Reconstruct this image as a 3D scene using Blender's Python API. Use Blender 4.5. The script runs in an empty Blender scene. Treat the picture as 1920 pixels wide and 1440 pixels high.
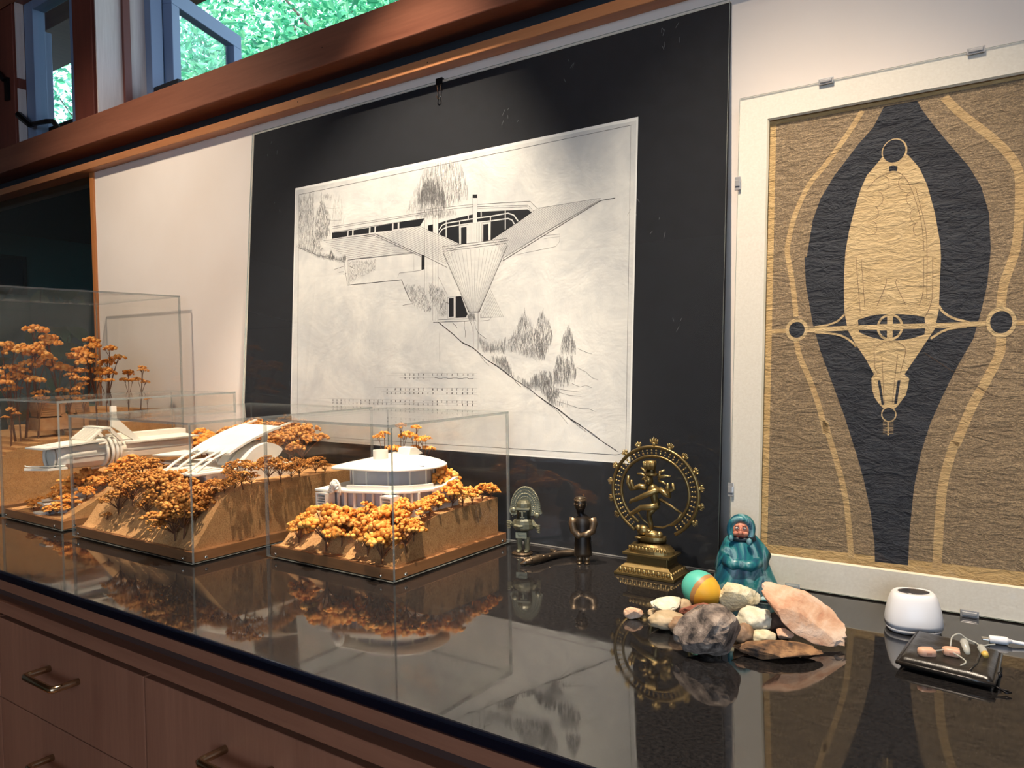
import bpy, bmesh, math, random
from mathutils import Vector, Matrix, noise
from math import pi, sin, cos, atan, radians

scene = bpy.context.scene
COL = scene.collection
R = random.Random(11)

# ------------------------------------------------------------------ camera
cam = bpy.data.cameras.new('camera'); cam_o = bpy.data.objects.new('camera', cam); COL.objects.link(cam_o)
cam.sensor_fit = 'HORIZONTAL'; cam.sensor_width = 36.0; cam.lens = 1462.35 / 1920 * 36.0
cam.clip_start = 0.02; cam.clip_end = 200
RT = Vector((0.81754, 0.57569, -0.01473)); UP = Vector((-0.00874, 0.03800, 0.99924)); FW = Vector((-0.57581, 0.81679, -0.03594))
m = Matrix((RT, UP, -FW)).transposed().to_4x4(); m.translation = (0.0, -1.2539, 1.244)
cam_o.matrix_world = m
scene.camera = cam_o

# ------------------------------------------------------------------ sky, sun, daylight fill, exposure
scene.view_settings.view_transform = 'Standard'; scene.view_settings.look = 'None'
scene.view_settings.gamma = 1.0; scene.view_settings.use_curve_mapping = False
scene.view_settings.exposure = 0.0
scene.cycles.transparent_max_bounces = 32
scene.cycles.max_bounces = 7
scene.cycles.adaptive_threshold = 0.02
scene.cycles.use_denoising = True
scene.cycles.caustics_reflective = False; scene.cycles.caustics_refractive = False
w = bpy.data.worlds.new('sky'); scene.world = w; w.use_nodes = True
bg = w.node_tree.nodes['Background']; bg.inputs[0].default_value = (0.62, 0.80, 1.0, 1); bg.inputs[1].default_value = 2.5

def lamp(kind, name, loc, target, energy, color, **kw):
    d = bpy.data.lights.new(name, kind); d.energy = energy; d.color = color
    for k, v in kw.items(): setattr(d, k, v)
    o = bpy.data.objects.new(name, d); COL.objects.link(o); o.location = loc
    o.rotation_euler = (Vector(target) - Vector(loc)).to_track_quat('-Z', 'Y').to_euler()
    return o
lamp('SUN', 'sun', (0, -5, 12), (-3.0, 3.2, 2.6), 9.0, (1.0, 0.96, 0.88), angle=0.01)
WARM = (1.0, 0.84, 0.66)
lamp('SPOT', 'ceiling_spot', (-0.88, -0.43, 2.60), (-1.22, -0.35, 0.95), 235, WARM, spot_size=radians(58), spot_blend=0.55, shadow_soft_size=0.012)
lamp('SPOT', 'ceiling_spot', (-0.36, -0.72, 2.66), (-0.36, -0.29, 0.92), 165, WARM, spot_size=radians(54), spot_blend=0.8, shadow_soft_size=0.012)
lamp('SPOT', 'ceiling_spot', (-0.30, -0.95, 2.66), (-0.45, -0.05, 1.15), 26, WARM, spot_size=radians(64), spot_blend=0.9, shadow_soft_size=0.03)
lamp('SPOT', 'ceiling_spot', (-1.95, -1.15, 2.60), (-2.10, -0.02, 1.20), 100, WARM, spot_size=radians(72), spot_blend=1.0, shadow_soft_size=0.05)
# bluish area fill added behind the camera in place of window daylight
lamp('AREA', 'daylight_fill', (1.27, -4.15, 1.75), (-0.5, 0.0, 1.4), 46, (0.60, 0.77, 1.0), shape='RECTANGLE', size=2.0, size_y=1.5)

# ------------------------------------------------------------------ materials
def srgb(r, g, b):
    f = lambda c: (c / 255) / 12.92 if c / 255 <= 0.04045 else ((c / 255 + 0.055) / 1.055) ** 2.4
    return (f(r), f(g), f(b), 1.0)
MATS = {}
class NT:
    def __init__(s, name):
        s.m = bpy.data.materials.new(name); s.m.use_nodes = True; s.t = s.m.node_tree
        s.b = s.t.nodes['Principled BSDF']; s.out = s.t.nodes['Material Output']; MATS[name] = s.m
        s._co = None
    def n(s, typ, **kw):
        x = s.t.nodes.new(typ)
        for k, v in kw.items():
            if k.startswith('i_'): x.inputs[k[2:].replace('_', ' ')].default_value = v
            else: setattr(x, k, v)
        return x
    def l(s, a, b): s.t.links.new(a, b)
    def set(s, **kw):
        for k, v in kw.items(): s.b.inputs[k.replace('_', ' ')].default_value = v
    def co(s, scale=(1, 1, 1), rot=(0, 0, 0)):
        if s._co is None: s._co = s.n('ShaderNodeTexCoord')
        mp = s.n('ShaderNodeMapping'); mp.inputs['Scale'].default_value = scale; mp.inputs['Rotation'].default_value = rot
        s.l(s._co.outputs['Object'], mp.inputs['Vector']); return mp.outputs['Vector']
    def noise(s, vec, scale, detail=4, rough=0.5, dist=0.0):
        x = s.n('ShaderNodeTexNoise'); x.inputs['Scale'].default_value = scale; x.inputs['Detail'].default_value = detail
        x.inputs['Roughness'].default_value = rough; x.inputs['Distortion'].default_value = dist
        s.l(vec, x.inputs['Vector']); return x.outputs['Fac']
    def ramp(s, fac, stops):
        x = s.n('ShaderNodeValToRGB'); e = x.color_ramp.elements
        while len(e) < len(stops): e.new(0.5)
        for k, (p, c) in enumerate(stops): e[k].position = p; e[k].color = c if len(c) == 4 else (*c, 1)
        s.l(fac, x.inputs['Fac']); return x.outputs['Color']
    def mix(s, fac, a, b, mode='MIX'):
        x = s.n('ShaderNodeMix', data_type='RGBA', blend_type=mode)
        for sock, v in ((x.inputs[0], fac), (x.inputs[6], a), (x.inputs[7], b)):
            if isinstance(v, (int, float)): sock.default_value = v
            elif isinstance(v, tuple): sock.default_value = v
            else: s.l(v, sock)
        return x.outputs[2]
    def math(s, op, a, b=0.0):
        x = s.n('ShaderNodeMath', operation=op)
        for sock, v in ((x.inputs[0], a), (x.inputs[1], b)):
            if isinstance(v, (int, float)): sock.default_value = v
            else: s.l(v, sock)
        return x.outputs[0]
    def color(s, c): s.l(c, s.b.inputs['Base Color'])
    def bump(s, h, strength=0.3, dist=0.001):
        x = s.n('ShaderNodeBump'); x.inputs['Strength'].default_value = strength; x.inputs['Distance'].default_value = dist
        s.l(h, x.inputs['Height']); s.l(x.outputs['Normal'], s.b.inputs['Normal'])

def plain(name, c, rough=0.6, metal=0.0, **kw):
    t = NT(name); t.set(Base_Color=c, Roughness=rough, Metallic=metal, **kw); return t.m
def varied(name, c1, c2, scale=30, rough=0.6, metal=0.0, bump=0.0, detail=4, bscale=None, dist=0.001, **kw):
    t = NT(name); t.set(Roughness=rough, Metallic=metal, **kw); v = t.co()
    f = t.noise(v, scale, detail); t.color(t.ramp(f, [(0.32, c1), (0.68, c2)]))
    if bump: t.bump(t.noise(v, bscale or scale * 3, 4), bump, dist)
    return t.m
def wood(name, c1, c2, axis='X', rough=0.45, fine=220, broad=14, streak=0.5):
    t = NT(name); t.set(Roughness=rough)
    sc = {'X': (0.06, 1, 1), 'Y': (1, 0.06, 1), 'Z': (1, 1, 0.06)}[axis]
    v = t.co(sc); a = t.noise(v, broad, 5, 0.6, 0.6); b = t.noise(v, fine, 3, 0.6)
    f = t.math('ADD', t.math('MULTIPLY', a, 1.0 - streak * 0.5), t.math('MULTIPLY', b, streak * 0.5))
    t.color(t.ramp(f, [(0.30, c1), (0.70, c2)])); t.bump(b, 0.12, 0.0006); return t.m
def thin_glass(name, tint=(0.97, 0.98, 0.97, 1), f0=0.045, rough=0.0):
    t = NT(name); t.t.nodes.remove(t.b)
    lw = t.n('ShaderNodeLayerWeight'); p = t.math('POWER', lw.outputs['Facing'], 5.0)
    f = t.math('ADD', t.math('MULTIPLY', p, 0.62), f0 * 0.5)
    tr = t.n('ShaderNodeBsdfTransparent'); tr.inputs[0].default_value = tint
    gl = t.n('ShaderNodeBsdfGlossy'); gl.inputs['Roughness'].default_value = rough; gl.inputs[0].default_value = (1, 1, 1, 1)
    mx = t.n('ShaderNodeMixShader'); t.l(f, mx.inputs[0]); t.l(tr.outputs[0], mx.inputs[1]); t.l(gl.outputs[0], mx.inputs[2])
    t.l(mx.outputs[0], t.out.inputs['Surface']); return t.m
def clear_edge(name, c, amount=0.6):
    t = NT(name); t.set(Base_Color=c, Roughness=0.18)
    tr = t.n('ShaderNodeBsdfTransparent'); tr.inputs[0].default_value = (0.86, 0.9, 0.88, 1)
    mx = t.n('ShaderNodeMixShader'); mx.inputs[0].default_value = amount
    t.l(tr.outputs[0], mx.inputs[1]); t.l(t.b.outputs[0], mx.inputs[2]); t.l(mx.outputs[0], t.out.inputs['Surface']); return t.m

varied('wall_paint', srgb(226, 214, 202), srgb(234, 224, 214), 3, 0.75, bump=0.08, bscale=160)
varied('room_paint', srgb(196, 186, 176), srgb(206, 196, 186), 2, 0.8)
wood('cedar_beam', srgb(104, 60, 44), srgb(142, 90, 68), 'X', 0.5, 160, 9)
wood('cedar_trim', srgb(156, 98, 60), srgb(190, 132, 90), 'X', 0.42, 150, 12)
wood('cedar_post', srgb(92, 46, 38), srgb(122, 66, 52), 'Z', 0.5)
wood('divider_wood', srgb(150, 86, 42), srgb(196, 128, 72), 'Z', 0.45)
wood('daylit_jamb', srgb(190, 176, 170), srgb(232, 222, 216), 'Z', 0.6)  # daylight on the jamb sides put into the wood colour
wood('cabinet_wood', srgb(138, 92, 70), srgb(164, 114, 88), 'Z', 0.42, 240, 16, 0.8)
wood('cabinet_rail', srgb(134, 88, 66), srgb(160, 110, 84), 'X', 0.42, 240, 16, 0.8)
plain('cabinet_gap', srgb(38, 22, 20), 0.8)
wood('shaded_groove_wood', srgb(66, 46, 40), srgb(86, 60, 52), 'X', 0.6)  # shade of the recess put into a darker rail wood
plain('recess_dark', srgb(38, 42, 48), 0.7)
plain('green_wall', srgb(96, 150, 146), 0.7)
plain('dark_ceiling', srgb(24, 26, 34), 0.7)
wood('floor_wood', srgb(96, 62, 42), srgb(130, 88, 60), 'X', 0.35)
wood('ceiling_wood', srgb(120, 76, 50), srgb(150, 100, 66), 'Y', 0.5)
plain('sash_paint', srgb(120, 138, 168), 0.45)
plain('black_iron', srgb(26, 24, 26), 0.4, 0.6)
plain('chrome', srgb(222, 214, 200), 0.10, 1.0)
plain('brass', srgb(208, 192, 160), 0.16, 1.0)
thin_glass('window_glass', (0.96, 0.99, 0.98, 1))
thin_glass('dark_glass', (0.80, 0.88, 0.88, 1), 0.05)
thin_glass('acrylic', (0.985, 0.985, 0.98, 1), 0.04)
thin_glass('picture_glass', (0.97, 0.975, 0.97, 1), 0.045)
clear_edge('acrylic_edge', srgb(150, 156, 154), 0.5)
clear_edge('glass_edge', srgb(190, 205, 198), 0.7)

def granite():
    t = NT('granite'); v = t.co()
    a = t.noise(v, 260, 6, 0.7); b = t.noise(v, 900, 2, 0.6)
    c = t.ramp(a, [(0.35, srgb(14, 14, 16)), (0.62, srgb(40, 38, 38)), (0.78, srgb(74, 68, 64))])
    sp = t.ramp(b, [(0.70, (0, 0, 0)), (0.78, (1, 1, 1))])
    t.color(t.mix(sp, c, srgb(150, 140, 128))); t.set(Roughness=0.045, IOR=1.95)
    d = t.noise(v, 38, 3); sm = t.n('ShaderNodeMapRange'); sm.inputs[1].default_value = 0.4; sm.inputs[2].default_value = 0.75
    sm.inputs[3].default_value = 0.03; sm.inputs[4].default_value = 0.09; t.l(d, sm.inputs[0]); t.l(sm.outputs[0], t.b.inputs['Roughness'])
granite()
plain('granite_edge', srgb(10, 14, 26), 0.12)

# ------------------------------------------------------------------ mesh helpers
class B:
    def __init__(s): s.bm = bmesh.new()
    def box(s, x0, x1, y0, y1, z0, z1, mi=0):
        vs = [s.bm.verts.new(p) for p in ((x0,y0,z0),(x1,y0,z0),(x1,y1,z0),(x0,y1,z0),(x0,y0,z1),(x1,y0,z1),(x1,y1,z1),(x0,y1,z1))]
        fs = [s.bm.faces.new([vs[i] for i in q]) for q in ((0,3,2,1),(4,5,6,7),(0,1,5,4),(1,2,6,5),(2,3,7,6),(3,0,4,7))]
        for f in fs: f.material_index = mi
        return s
    def obox(s, c, ax, ay, az, hx, hy, hz):
        c, ax, ay, az = Vector(c), Vector(ax).normalized() * hx, Vector(ay).normalized() * hy, Vector(az).normalized() * hz
        vs = [s.bm.verts.new(c + i * ax + j * ay + k * az) for k in (-1, 1) for i, j in ((-1,-1),(1,-1),(1,1),(-1,1))]
        for q in ((0,3,2,1),(4,5,6,7),(0,1,5,4),(1,2,6,5),(2,3,7,6),(3,0,4,7)): s.bm.faces.new([vs[i] for i in q])
        return s
    def bar(s, a, b, w, h, up=(0, 0, 1)):
        a, b = Vector(a), Vector(b); d = b - a; side = d.cross(Vector(up))
        if side.length < 1e-6: side = d.cross(Vector((1, 0, 0)))
        return s.obox((a + b) / 2, d, side, d.cross(side), d.length / 2, w / 2, h / 2)
    def tube(s, pts, r, n=8, cap=True, closed=False):
        pts = [Vector(p) for p in pts]; k = len(pts); rr = r if isinstance(r, (list, tuple)) else [r] * k
        rings = []; prev = None
        for i, p in enumerate(pts):
            if closed: d = pts[(i + 1) % k] - pts[i - 1]
            else: d = pts[min(i + 1, k - 1)] - pts[max(i - 1, 0)]
            d.normalize()
            if prev is None:
                a = d.cross(Vector((0, 0, 1)));
                if a.length < 0.1: a = d.cross(Vector((1, 0, 0)))
            else: a = prev - d * prev.dot(d)
            a.normalize(); prev = a; b = d.cross(a)
            rings.append([s.bm.verts.new(p + (a * cos(2 * pi * j / n) + b * sin(2 * pi * j / n)) * rr[i]) for j in range(n)])
        m_ = k if closed else k - 1
        for i in range(m_):
            q = rings[(i + 1) % k]
            for j in range(n): s.bm.faces.new((rings[i][j], rings[i][(j + 1) % n], q[(j + 1) % n], q[j]))
        if cap and not closed:
            s.bm.faces.new(rings[0][::-1]); s.bm.faces.new(rings[-1])
        return s
    def lathe(s, prof, n=24, c=(0, 0, 0), sx=1.0, sy=1.0, cap=True):
        c = Vector(c); rings = []
        for r, z in prof:
            rings.append([s.bm.verts.new(c + Vector((r * sx * cos(2*pi*j/n), r * sy * sin(2*pi*j/n), z))) for j in range(n)])
        for a, b in zip(rings, rings[1:]):
            for j in range(n): s.bm.faces.new((a[j], a[(j + 1) % n], b[(j + 1) % n], b[j]))
        if cap:
            s.bm.faces.new(rings[0][::-1]); s.bm.faces.new(rings[-1])
        return s
    def prism(s, poly, f0, f1):
        a = [s.bm.verts.new(f0(*p)) for p in poly]; b = [s.bm.verts.new(f1(*p)) for p in poly]; n = len(poly)
        s.bm.faces.new(a[::-1]); s.bm.faces.new(b)
        for i in range(n): s.bm.faces.new((a[i], a[(i + 1) % n], b[(i + 1) % n], b[i]))
        return s
    def ball(s, c, r, sub=1, sc=(1, 1, 1), jit=0.0, rng=None):
        mt = Matrix.Translation(Vector(c)) @ Matrix.Diagonal((sc[0], sc[1], sc[2], 1))
        res = bmesh.ops.create_icosphere(s.bm, subdivisions=sub, radius=r, matrix=mt)
        if jit:
            for v in res['verts']: v.co += Vector((rng.uniform(-jit, jit), rng.uniform(-jit, jit), rng.uniform(-jit, jit))) * r
        return s
    def sweep(s, rings, cap=True, closed=True):
        rs = [[s.bm.verts.new(p) for p in r] for r in rings]; n = len(rs[0])
        for a, b in zip(rs, rs[1:]):
            for j in range(n if closed else n - 1): s.bm.faces.new((a[j], a[(j + 1) % n], b[(j + 1) % n], b[j]))
        if cap and closed: s.bm.faces.new(rs[0][::-1]); s.bm.faces.new(rs[-1])
        return s
    def quadstrip(s, pts, w, z=0.0):
        P = [Vector((p[0], p[1], 0)) for p in pts]; L_, R_ = [], []
        for i, p in enumerate(P):
            d = (P[min(i + 1, len(P) - 1)] - P[max(i - 1, 0)]); d.normalize(); nrm = Vector((-d.y, d.x, 0)) * (w / 2)
            a, b = p + nrm, p - nrm; L_.append(s.bm.verts.new((a.x, a.y, z))); R_.append(s.bm.verts.new((b.x, b.y, z)))
        for i in range(len(P) - 1): s.bm.faces.new((R_[i], R_[i + 1], L_[i + 1], L_[i]))
        return s
    def poly(s, pts, z=0.0):
        vs = [s.bm.verts.new((p[0], p[1], z)) for p in pts]; f = s.bm.faces.new(vs); f.normal_update()
        if f.normal.z < 0: f.normal_flip()
        bmesh.ops.triangulate(s.bm, faces=[f]); return s

def place(name, data, mats, parent=None, loc=None, smooth=False, bevel=0.0, seg=2, sub=0, recalc=True):
    """link a B (or mesh) as one object; with a parent the vertices stay where they are given in the parent's own frame"""
    if isinstance(data, B):
        if recalc: bmesh.ops.recalc_face_normals(data.bm, faces=data.bm.faces)
        me = bpy.data.meshes.new(name); data.bm.to_mesh(me); data.bm.free()
    else: me = data
    if not me.materials:
        for k in (mats if isinstance(mats, (list, tuple)) else [mats]): me.materials.append(MATS[k])
    if smooth:
        me.polygons.foreach_set('use_smooth', [True] * len(me.polygons))
    o = bpy.data.objects.new(name, me); COL.objects.link(o)
    if loc is not None: o.location = loc
    if parent is not None: o.parent = parent
    if bevel:
        md = o.modifiers.new('edge', 'BEVEL'); md.width = bevel; md.segments = seg; md.limit_method = 'ANGLE'; md.angle_limit = radians(40)
    if sub:
        md = o.modifiers.new('smooth', 'SUBSURF'); md.levels = sub; md.render_levels = sub
    return o
def tag(o, label, cat, group=None):
    o['label'] = label; o['category'] = cat
    if group: o['group'] = group
    return o
def thing(name, label, cat, loc, rot=(0, 0, 0), group=None):
    e = bpy.data.objects.new(name, None); COL.objects.link(e); e.location = loc; e.rotation_euler = rot; e.empty_display_size = 0.02
    return tag(e, label, cat, group)
def structure(o, label=None):
    o['kind'] = 'structure'
    if label: o['label'] = label
    return o
def off(bb, o):                      # shift world coordinates into an Empty's frame
    bmesh.ops.translate(bb.bm, verts=bb.bm.verts, vec=-Vector(o)); return bb
# ================================================================== the room
CT = 0.90                                   # top of the counter
structure(place('floor', B().box(-6.6, 2.4, -4.4, 3.4, -0.06, 0.0), 'floor_wood'), 'brown wooden floor of the room')
structure(place('ceiling', B().box(-6.6, 2.4, -4.4, 0.75, 2.76, 2.86), 'ceiling_wood'), 'wooden ceiling with deep eave over the windows')
structure(place('wall_right', B().box(2.3, 2.4, -4.4, 0.0, 0.0, 2.76), 'room_paint'), 'plain light wall at the end of the counter')
structure(place('wall_left', B().box(-6.6, -6.5, -4.4, 0.0, 0.0, 2.76), 'room_paint'), 'plain light wall at the far end of the room')
b = B(); b.box(-6.5, 0.22, -4.4, -4.3, 0, 2.76); b.box(2.28, 2.3, -4.4, -4.3, 0, 2.76); b.box(0.22, 2.28, -4.4, -4.3, 0, 1.0); b.box(0.22, 2.28, -4.4, -4.3, 2.5, 2.76)
structure(place('wall_front', b, 'room_paint'), 'light wall opposite the counter with an opening added for the daylight fill')  # opening made to go with the added daylight fill
# the display wall: white board below the ledge, dark slot above it, opening at its far end
b = B(); b.box(-2.455, 2.3, 0.0, 0.10, 0.0, 1.852); b.box(-6.5, -2.455, 0.0, 0.10, 0.0, CT - 0.02)
structure(place('wall_back', b, 'wall_paint'), 'off-white display wall behind the counter')
structure(place('wall_slot', B().box(-6.5, 2.3, 0.012, 0.10, 1.852, 1.93), 'recess_dark'), 'dark slot between the ledge strip and the beam')
structure(place('trim_1', B().box(-6.5, 2.3, -0.0323, 0.10, 1.8316, 1.8525), 'cedar_trim', bevel=0.0015), 'thin orange wooden ledge strip above the white wall')
b = B(); b.box(-6.5, 2.3, -0.0613, 0.12, 1.891, 1.9711)
structure(place('trim_2', b, 'cedar_beam', bevel=0.002), 'red-brown wooden beam under the high windows')
structure(place('trim_3', B().box(-2.476, -2.455, -0.006, 0.10, CT, 1.8316), 'divider_wood', bevel=0.001), 'slim wooden upright at the edge of the white wall')
# beam fixings: small dark plugs
for i, (x, z) in enumerate(((-1.34, 1.930), (-1.46, 1.8425), (-1.06, 1.8425), (-2.05, 1.8425))):
    y = -0.0616 if z > 1.88 else -0.0326
    place('plug', B().box(x - 0.0012, x + 0.0012, y, y + 0.002, z - 0.0012, z + 0.0012), 'black_iron', bpy.data.objects['trim_2' if z > 1.88 else 'trim_1'])
# ---- opening to the dark room beyond
w3 = structure(place('window_3', B().box(-6.5, -2.478, 0.018, 0.022, CT, 1.8316), 'dark_glass'), 'dark glass pane left of the white wall')
b = B(); dv = Vector((-0.064, 0.587, 0)).normalized()
p0 = Vector((-5.33, 0.14, 0)); p1 = p0 + dv * 3.3
def slab(z0, z1, th=0.06):
    nn = Vector((dv.y, -dv.x, 0)) * -th
    bb = B(); lo = [p0, p1, p1 + nn, p0 + nn]
    a_ = [bb.bm.verts.new((p.x, p.y, z0)) for p in lo]; c_ = [bb.bm.verts.new((p.x, p.y, z1)) for p in lo]
    bb.bm.faces.new(a_[::-1]); bb.bm.faces.new(c_)
    for i in range(4): bb.bm.faces.new((a_[i], a_[(i + 1) % 4], c_[(i + 1) % 4], c_[i]))
    return bb
structure(place('wall_far', slab(0.0, 2.0556), 'green_wall'), 'dark green wall in the unlit room beyond the opening')
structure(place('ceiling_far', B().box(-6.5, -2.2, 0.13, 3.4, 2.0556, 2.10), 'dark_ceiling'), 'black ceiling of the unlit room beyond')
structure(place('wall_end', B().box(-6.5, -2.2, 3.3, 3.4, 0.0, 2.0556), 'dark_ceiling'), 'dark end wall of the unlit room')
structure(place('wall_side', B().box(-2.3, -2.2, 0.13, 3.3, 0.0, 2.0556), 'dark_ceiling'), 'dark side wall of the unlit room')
plain('far_picture', srgb(26, 44, 66), 0.3); plain('far_frame', srgb(18, 18, 22), 0.4)
nd = Vector((dv.y, -dv.x, 0)); ctr = p0 + dv * 0.62 + nd * 0.012
pf = thing('framed_picture', 'small dark framed picture on the green wall beyond the opening', 'picture', (ctr.x, ctr.y, 1.80))
bb = B()
for (u0, u1, z0, z1) in ((-0.30, 0.30, 0.10, 0.122), (-0.30, 0.30, -0.122, -0.10), (-0.30, -0.278, -0.122, 0.122), (0.278, 0.30, -0.122, 0.122)):
    bb.obox(dv * ((u0 + u1) / 2) + Vector((0, 0, (z0 + z1) / 2)), dv, nd, (0, 0, 1), (u1 - u0) / 2, 0.012, (z1 - z0) / 2)
place('frame', bb, 'far_frame', pf)
place('picture', B().obox((0, 0, 0), dv, nd, (0, 0, 1), 0.28, 0.004, 0.10), 'far_picture', pf)

# ---- leafy plant standing in the unlit room, just behind the glass
def house_plant():
    t = NT('plant_leaf'); t.set(Roughness=0.35); g = t.n('ShaderNodeObjectInfo'); t.color(t.ramp(g.outputs['Random'], [(0.1, srgb(60, 104, 70)), (0.6, srgb(96, 146, 98)), (0.95, srgb(150, 186, 140))]))
    plain('plant_pot', srgb(120, 110, 100), 0.6); plain('plant_stem', srgb(120, 128, 96), 0.6); wood('stand_wood', srgb(70, 44, 30), srgb(98, 64, 44), 'Z')
    o = Vector((-3.68, 0.40, 0.0)); r = random.Random(4)
    st = thing('plant_stand', 'dark wooden stand behind the dark glass under the plant', 'stand', o)
    place('top', B().box(-0.14, 0.14, -0.14, 0.14, 0.80, 0.83), 'stand_wood', st)
    for sx in (-1, 1):
        for sy in (-1, 1): place('leg', B().box(sx * 0.12 - 0.015, sx * 0.12 + 0.015, sy * 0.12 - 0.015, sy * 0.12 + 0.015, 0.0, 0.80), 'stand_wood', st)
    e = thing('potted_plant', 'leafy green houseplant behind the dark glass beside the tall case', 'plant', o + Vector((0, 0, 0.8305)))
    place('pot', B().lathe([(0.07, 0.0), (0.10, 0.13), (0.105, 0.14), (0.095, 0.14), (0.09, 0.12)], 24), 'plant_pot', e)
    for k in range(34):
        a = r.uniform(0, 2 * pi); q = r.uniform(0.06, 0.34); h = r.uniform(0.12, 0.58); tip = Vector((q * cos(a) * 1.25, q * sin(a) * 0.6, h)); L_ = r.uniform(0.07, 0.13)
        sm = B().tube([(0, 0, 0.12), tuple(tip * 0.5 + Vector((0, 0, 0.10))), tuple(tip)], [0.004, 0.003, 0.002], 5); s_o = place('stem', sm, 'plant_stem', e)
        d = Vector((cos(a), sin(a) * 0.6, r.uniform(-0.6, 0.2))).normalized(); sd = d.cross(Vector((0, 0, 1))).normalized(); up = sd.cross(d)
        lb = B(); rows = []
        for i in range(7):
            t_ = i / 6; wd = L_ * 0.36 * math.sin(pi * min(1, t_ * 0.93 + 0.05)) ** 0.8; c = tip + d * L_ * t_ - up * L_ * 0.35 * t_ * t_
            rows.append([lb.bm.verts.new(c - sd * wd + up * wd * 0.25), lb.bm.verts.new(c), lb.bm.verts.new(c + sd * wd + up * wd * 0.25)])
        for p_, q_ in zip(rows, rows[1:]):
            for j in (0, 1): lb.bm.faces.new((p_[j], p_[j + 1], q_[j + 1], q_[j]))
        place('leaf', lb, 'plant_leaf', s_o, smooth=True)
house_plant()

# ---- the high windows
posts = [(-6.5, -6.3), (-4.4, -4.26), (-3.045, -2.883), (-2.507, -2.364), (-0.95, -0.81), (0.60, 0.74), (2.16, 2.3)]
for x0, x1 in posts:
    yb = 0.035 if x1 == -2.883 else 0.115; b = B(); b.box(x0 + 0.006, x1 - 0.022, -0.030, yb, 1.9711, 2.46); b.box(x1 - 0.022, x1 - 0.006, -0.022, yb - 0.015, 1.9711, 2.46)
    o = structure(place('trim_post', b, 'cedar_post', bevel=0.002), 'dark red-brown window post on the beam')
    if x1 == -2.883:
        place('jamb', B().box(x1 - 0.005, x1, -0.028, -0.003, 1.9711, 2.17), 'daylit_jamb', o); place('jamb', B().box(x1 - 0.005, x1, -0.028, -0.003, 2.205, 2.46), 'daylit_jamb', o); continue
    place('jamb', B().box(x1 - 0.005, x1, -0.028, 0.19, 1.9711, 2.46), 'daylit_jamb', o)
    place('stop', B().box(x1 + 0.0005, x1 + 0.012, 0.050, 0.072, 1.9711, 2.46), 'cedar_post', o)
structure(place('trim_head', B().box(-6.5, 2.3, -0.03, 0.14, 2.455, 2.76), 'cedar_beam'), 'dark wooden header above the high windows')
def window(name, x0, x1, label, open_=False, y0=0.125, t_=0.034):
    f = B(); y1 = y0 + 0.04
    f.box(x0, x0 + t_, y0, y1, 1.9711, 2.455); f.box(x1 - t_, x1, y0, y1, 1.9711, 2.455)
    f.box(x0 + t_, x1 - t_, y0, y1, 1.9711, 2.00); f.box(x0 + t_, x1 - t_, y0, y1, 2.425, 2.455)
    o = structure(place(name, f, 'sash_paint', bevel=0.002), label)
    if not open_: place('pane', B().box(x0 + t_, x1 - t_, y0 + 0.018, y0 + 0.022, 2.00, 2.425), 'window_glass', o)
    return o
window('window_1', -2.883, -2.513, 'narrow closed window with blue-grey frame at the far end', False, -0.002, 0.062)
w2 = window('window_2', -2.364, -0.956, 'wide window with its blue-grey casement swung outward', True)
# the open casement
H = Vector((-2.325, 0.178, 0)); d2 = Vector((-0.386, 0.922, 0)).normalized(); n2 = Vector((d2.y, -d2.x, 0)); LEN = 0.40
bb = B()
for (u0, u1, z0, z1) in ((0, LEN, 2.375, 2.425), (0, LEN, 1.975, 2.02), (0, 0.04, 2.02, 2.375), (LEN - 0.05, LEN, 2.02, 2.375)):
    bb.obox(H + d2 * ((u0 + u1) / 2) + Vector((0, 0, (z0 + z1) / 2)), d2, n2, (0, 0, 1), (u1 - u0) / 2, 0.018, (z1 - z0) / 2)
sash = place('casement', bb, 'sash_paint', w2, bevel=0.002)
place('pane', B().obox(H + d2 * (LEN / 2) + Vector((0, 0, 2.198)), d2, n2, (0, 0, 1), LEN / 2 - 0.045, 0.002, 0.178), 'window_glass', sash)
window('window_4', -0.81, 0.594, 'wide high window further along the beam')
window('window_5', 0.74, 2.154, 'wide high window nearest the end wall')
window('window_6', -4.26, -3.051, 'wide high window far along the beam')
window('window_7', -6.3, -4.406, 'widest high window at the far corner')
# window hardware on window_1: winder crank and latch
oc_ = (-2.70, -0.02, 1.985)
wc = thing('window_crank', 'black angled crank handle at the foot of the narrow window', 'handle', oc_)
place('arm', off(B().tube([(-2.635, -0.01, 1.985), (-2.665, -0.02, 2.022), (-2.70, -0.024, 2.027), (-2.795, -0.026, 2.034)], [0.008, 0.008, 0.008, 0.007], 6), oc_), 'black_iron', wc)
place('grip', off(B().tube([(-2.790, -0.026, 2.032), (-2.805, -0.028, 2.033), (-2.872, -0.034, 2.078)], [0.007, 0.010, 0.012], 6), oc_), 'black_iron', wc)
ol_ = (-2.945, -0.03, 2.20)
wl = thing('window_latch', 'black latch lever on the post beside the narrow window', 'latch', ol_)
place('plate', off(B().box(-2.958, -2.934, -0.040, -0.031, 2.14, 2.215), ol_), 'black_iron', wl)
place('lever', off(B().tube([(-2.945, -0.045, 2.205), (-2.965, -0.055, 2.235), (-3.0, -0.06, 2.25)], [0.008, 0.009, 0.010], 6), ol_), 'black_iron', wl)

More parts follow.
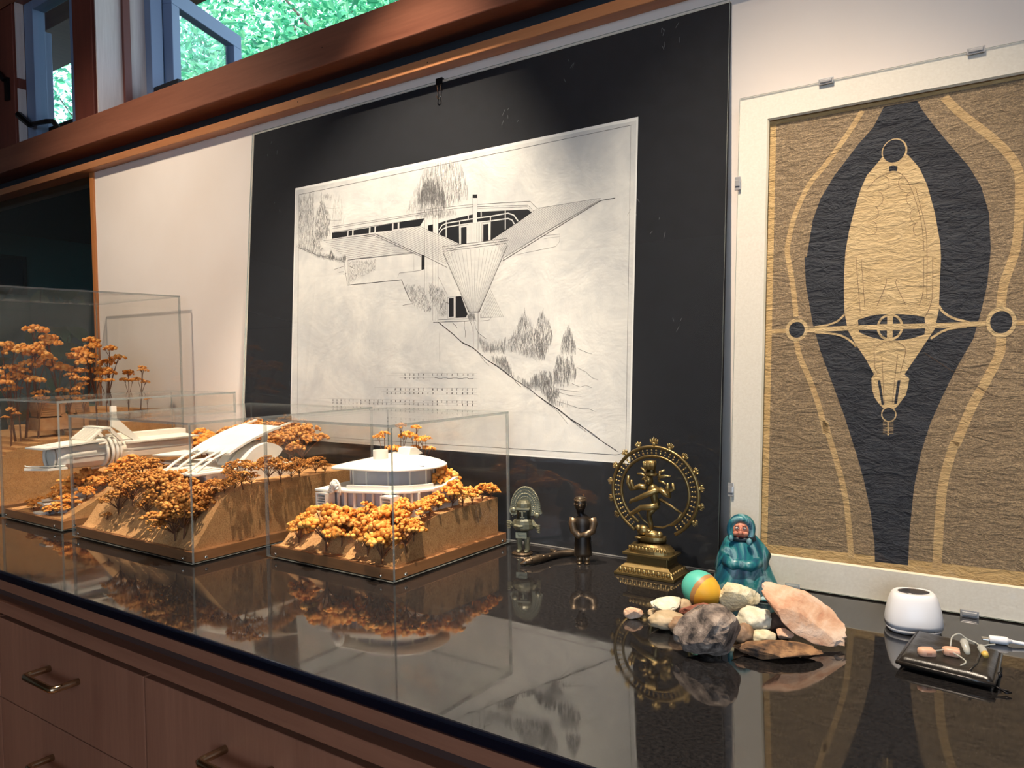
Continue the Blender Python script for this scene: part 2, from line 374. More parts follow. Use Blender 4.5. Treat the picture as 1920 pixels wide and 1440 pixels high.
# ================================================================== counter and drawers
FR = -0.698
ctop = place('countertop', B().box(-3.2, 2.25, FR, -0.002, 0.8835, CT), ['granite', 'granite_edge'], bevel=0.0035, seg=3)
for p in ctop.data.polygons:
    if p.normal.y < -0.5: p.material_index = 1
tag(ctop, 'long polished black granite countertop mirroring everything on it', 'countertop')
rail = thing('counter_apron', 'reddish wooden apron rails with dark groove under the black countertop', 'apron', (-0.5, FR, 0.8155))
ro = (-0.5, FR, 0.8155)
place('upper_rail', off(B().box(-3.2, 2.25, FR + 0.006, FR + 0.05, 0.865, 0.8835), ro), 'cabinet_rail', rail, bevel=0.001)
place('groove', off(B().box(-3.2, 2.25, FR + 0.024, FR + 0.05, 0.845, 0.865), ro), 'shaded_groove_wood', rail)
place('lower_rail', off(B().box(-3.2, 2.25, FR + 0.006, FR + 0.05, 0.824, 0.845), ro), 'cabinet_rail', rail, bevel=0.001)
place('shadow_gap', off(B().box(-3.2, 2.25, FR + 0.03, FR + 0.05, 0.8155, 0.824), ro), 'cabinet_gap', rail)

xs = [-3.2864, -2.8328, -2.3792, -1.9256, -1.472, -1.0184, -0.5648, -0.1112, 0.3424]
where = {3: 'far end of the row', 4: 'column under the tall model', 5: 'second column from the far end', 6: 'column nearest the camera'}
cabs = []
for ci in range(3, 7):
    x0, x1 = xs[ci], xs[ci + 1]
    lab = {3: 'drawer cabinet half cut off at the photo edge', 4: 'drawer cabinet with two brass pulls fully in view', 5: 'drawer cabinet with one brass pull at the lower edge', 6: 'drawer cabinet mostly out of frame under the dark counter edge'}[ci]
    co = (x0, -0.35, 0.0)
    cab = thing('drawer_cabinet', lab, 'cabinet', co, group='wooden drawer cabinets under the counter')
    place('body', off(B().box(x0 + 0.001, x1 - 0.001, FR + 0.034, -0.02, 0.08, 0.8155), co), 'cabinet_gap', cab)
    place('plinth', off(B().box(x0 + 0.001, x1 - 0.001, FR + 0.07, FR + 0.09, 0.0, 0.08), co), 'cabinet_gap', cab)
    z1 = 0.8145
    for di, hgt in enumerate((0.1392, 0.1392, 0.19, 0.23)):
        z0 = z1 - hgt
        dr = place('drawer', off(B().box(x0 + 0.0018, x1 - 0.0018, FR + 0.008, FR + 0.032, z0 + 0.0016, z1), co), 'cabinet_wood', cab, bevel=0.001)
        xc = (x0 + x1) / 2; zc = 0.766 if di == 0 else (0.6243 if di == 1 else (z0 + z1) / 2 + 0.02); yf = FR + 0.0085
        h = B(); pts = [(xc - 0.045, yf, zc), (xc - 0.045, yf - 0.032, zc), (xc - 0.0435, yf - 0.037, zc), (xc - 0.039, yf - 0.0385, zc), (xc + 0.039, yf - 0.0385, zc), (xc + 0.0435, yf - 0.037, zc), (xc + 0.045, yf - 0.032, zc), (xc + 0.045, yf, zc)]
        h.tube(pts, 0.0052, 12)
        place('handle', off(h, co), 'brass', dr, smooth=True)
        z1 = z0
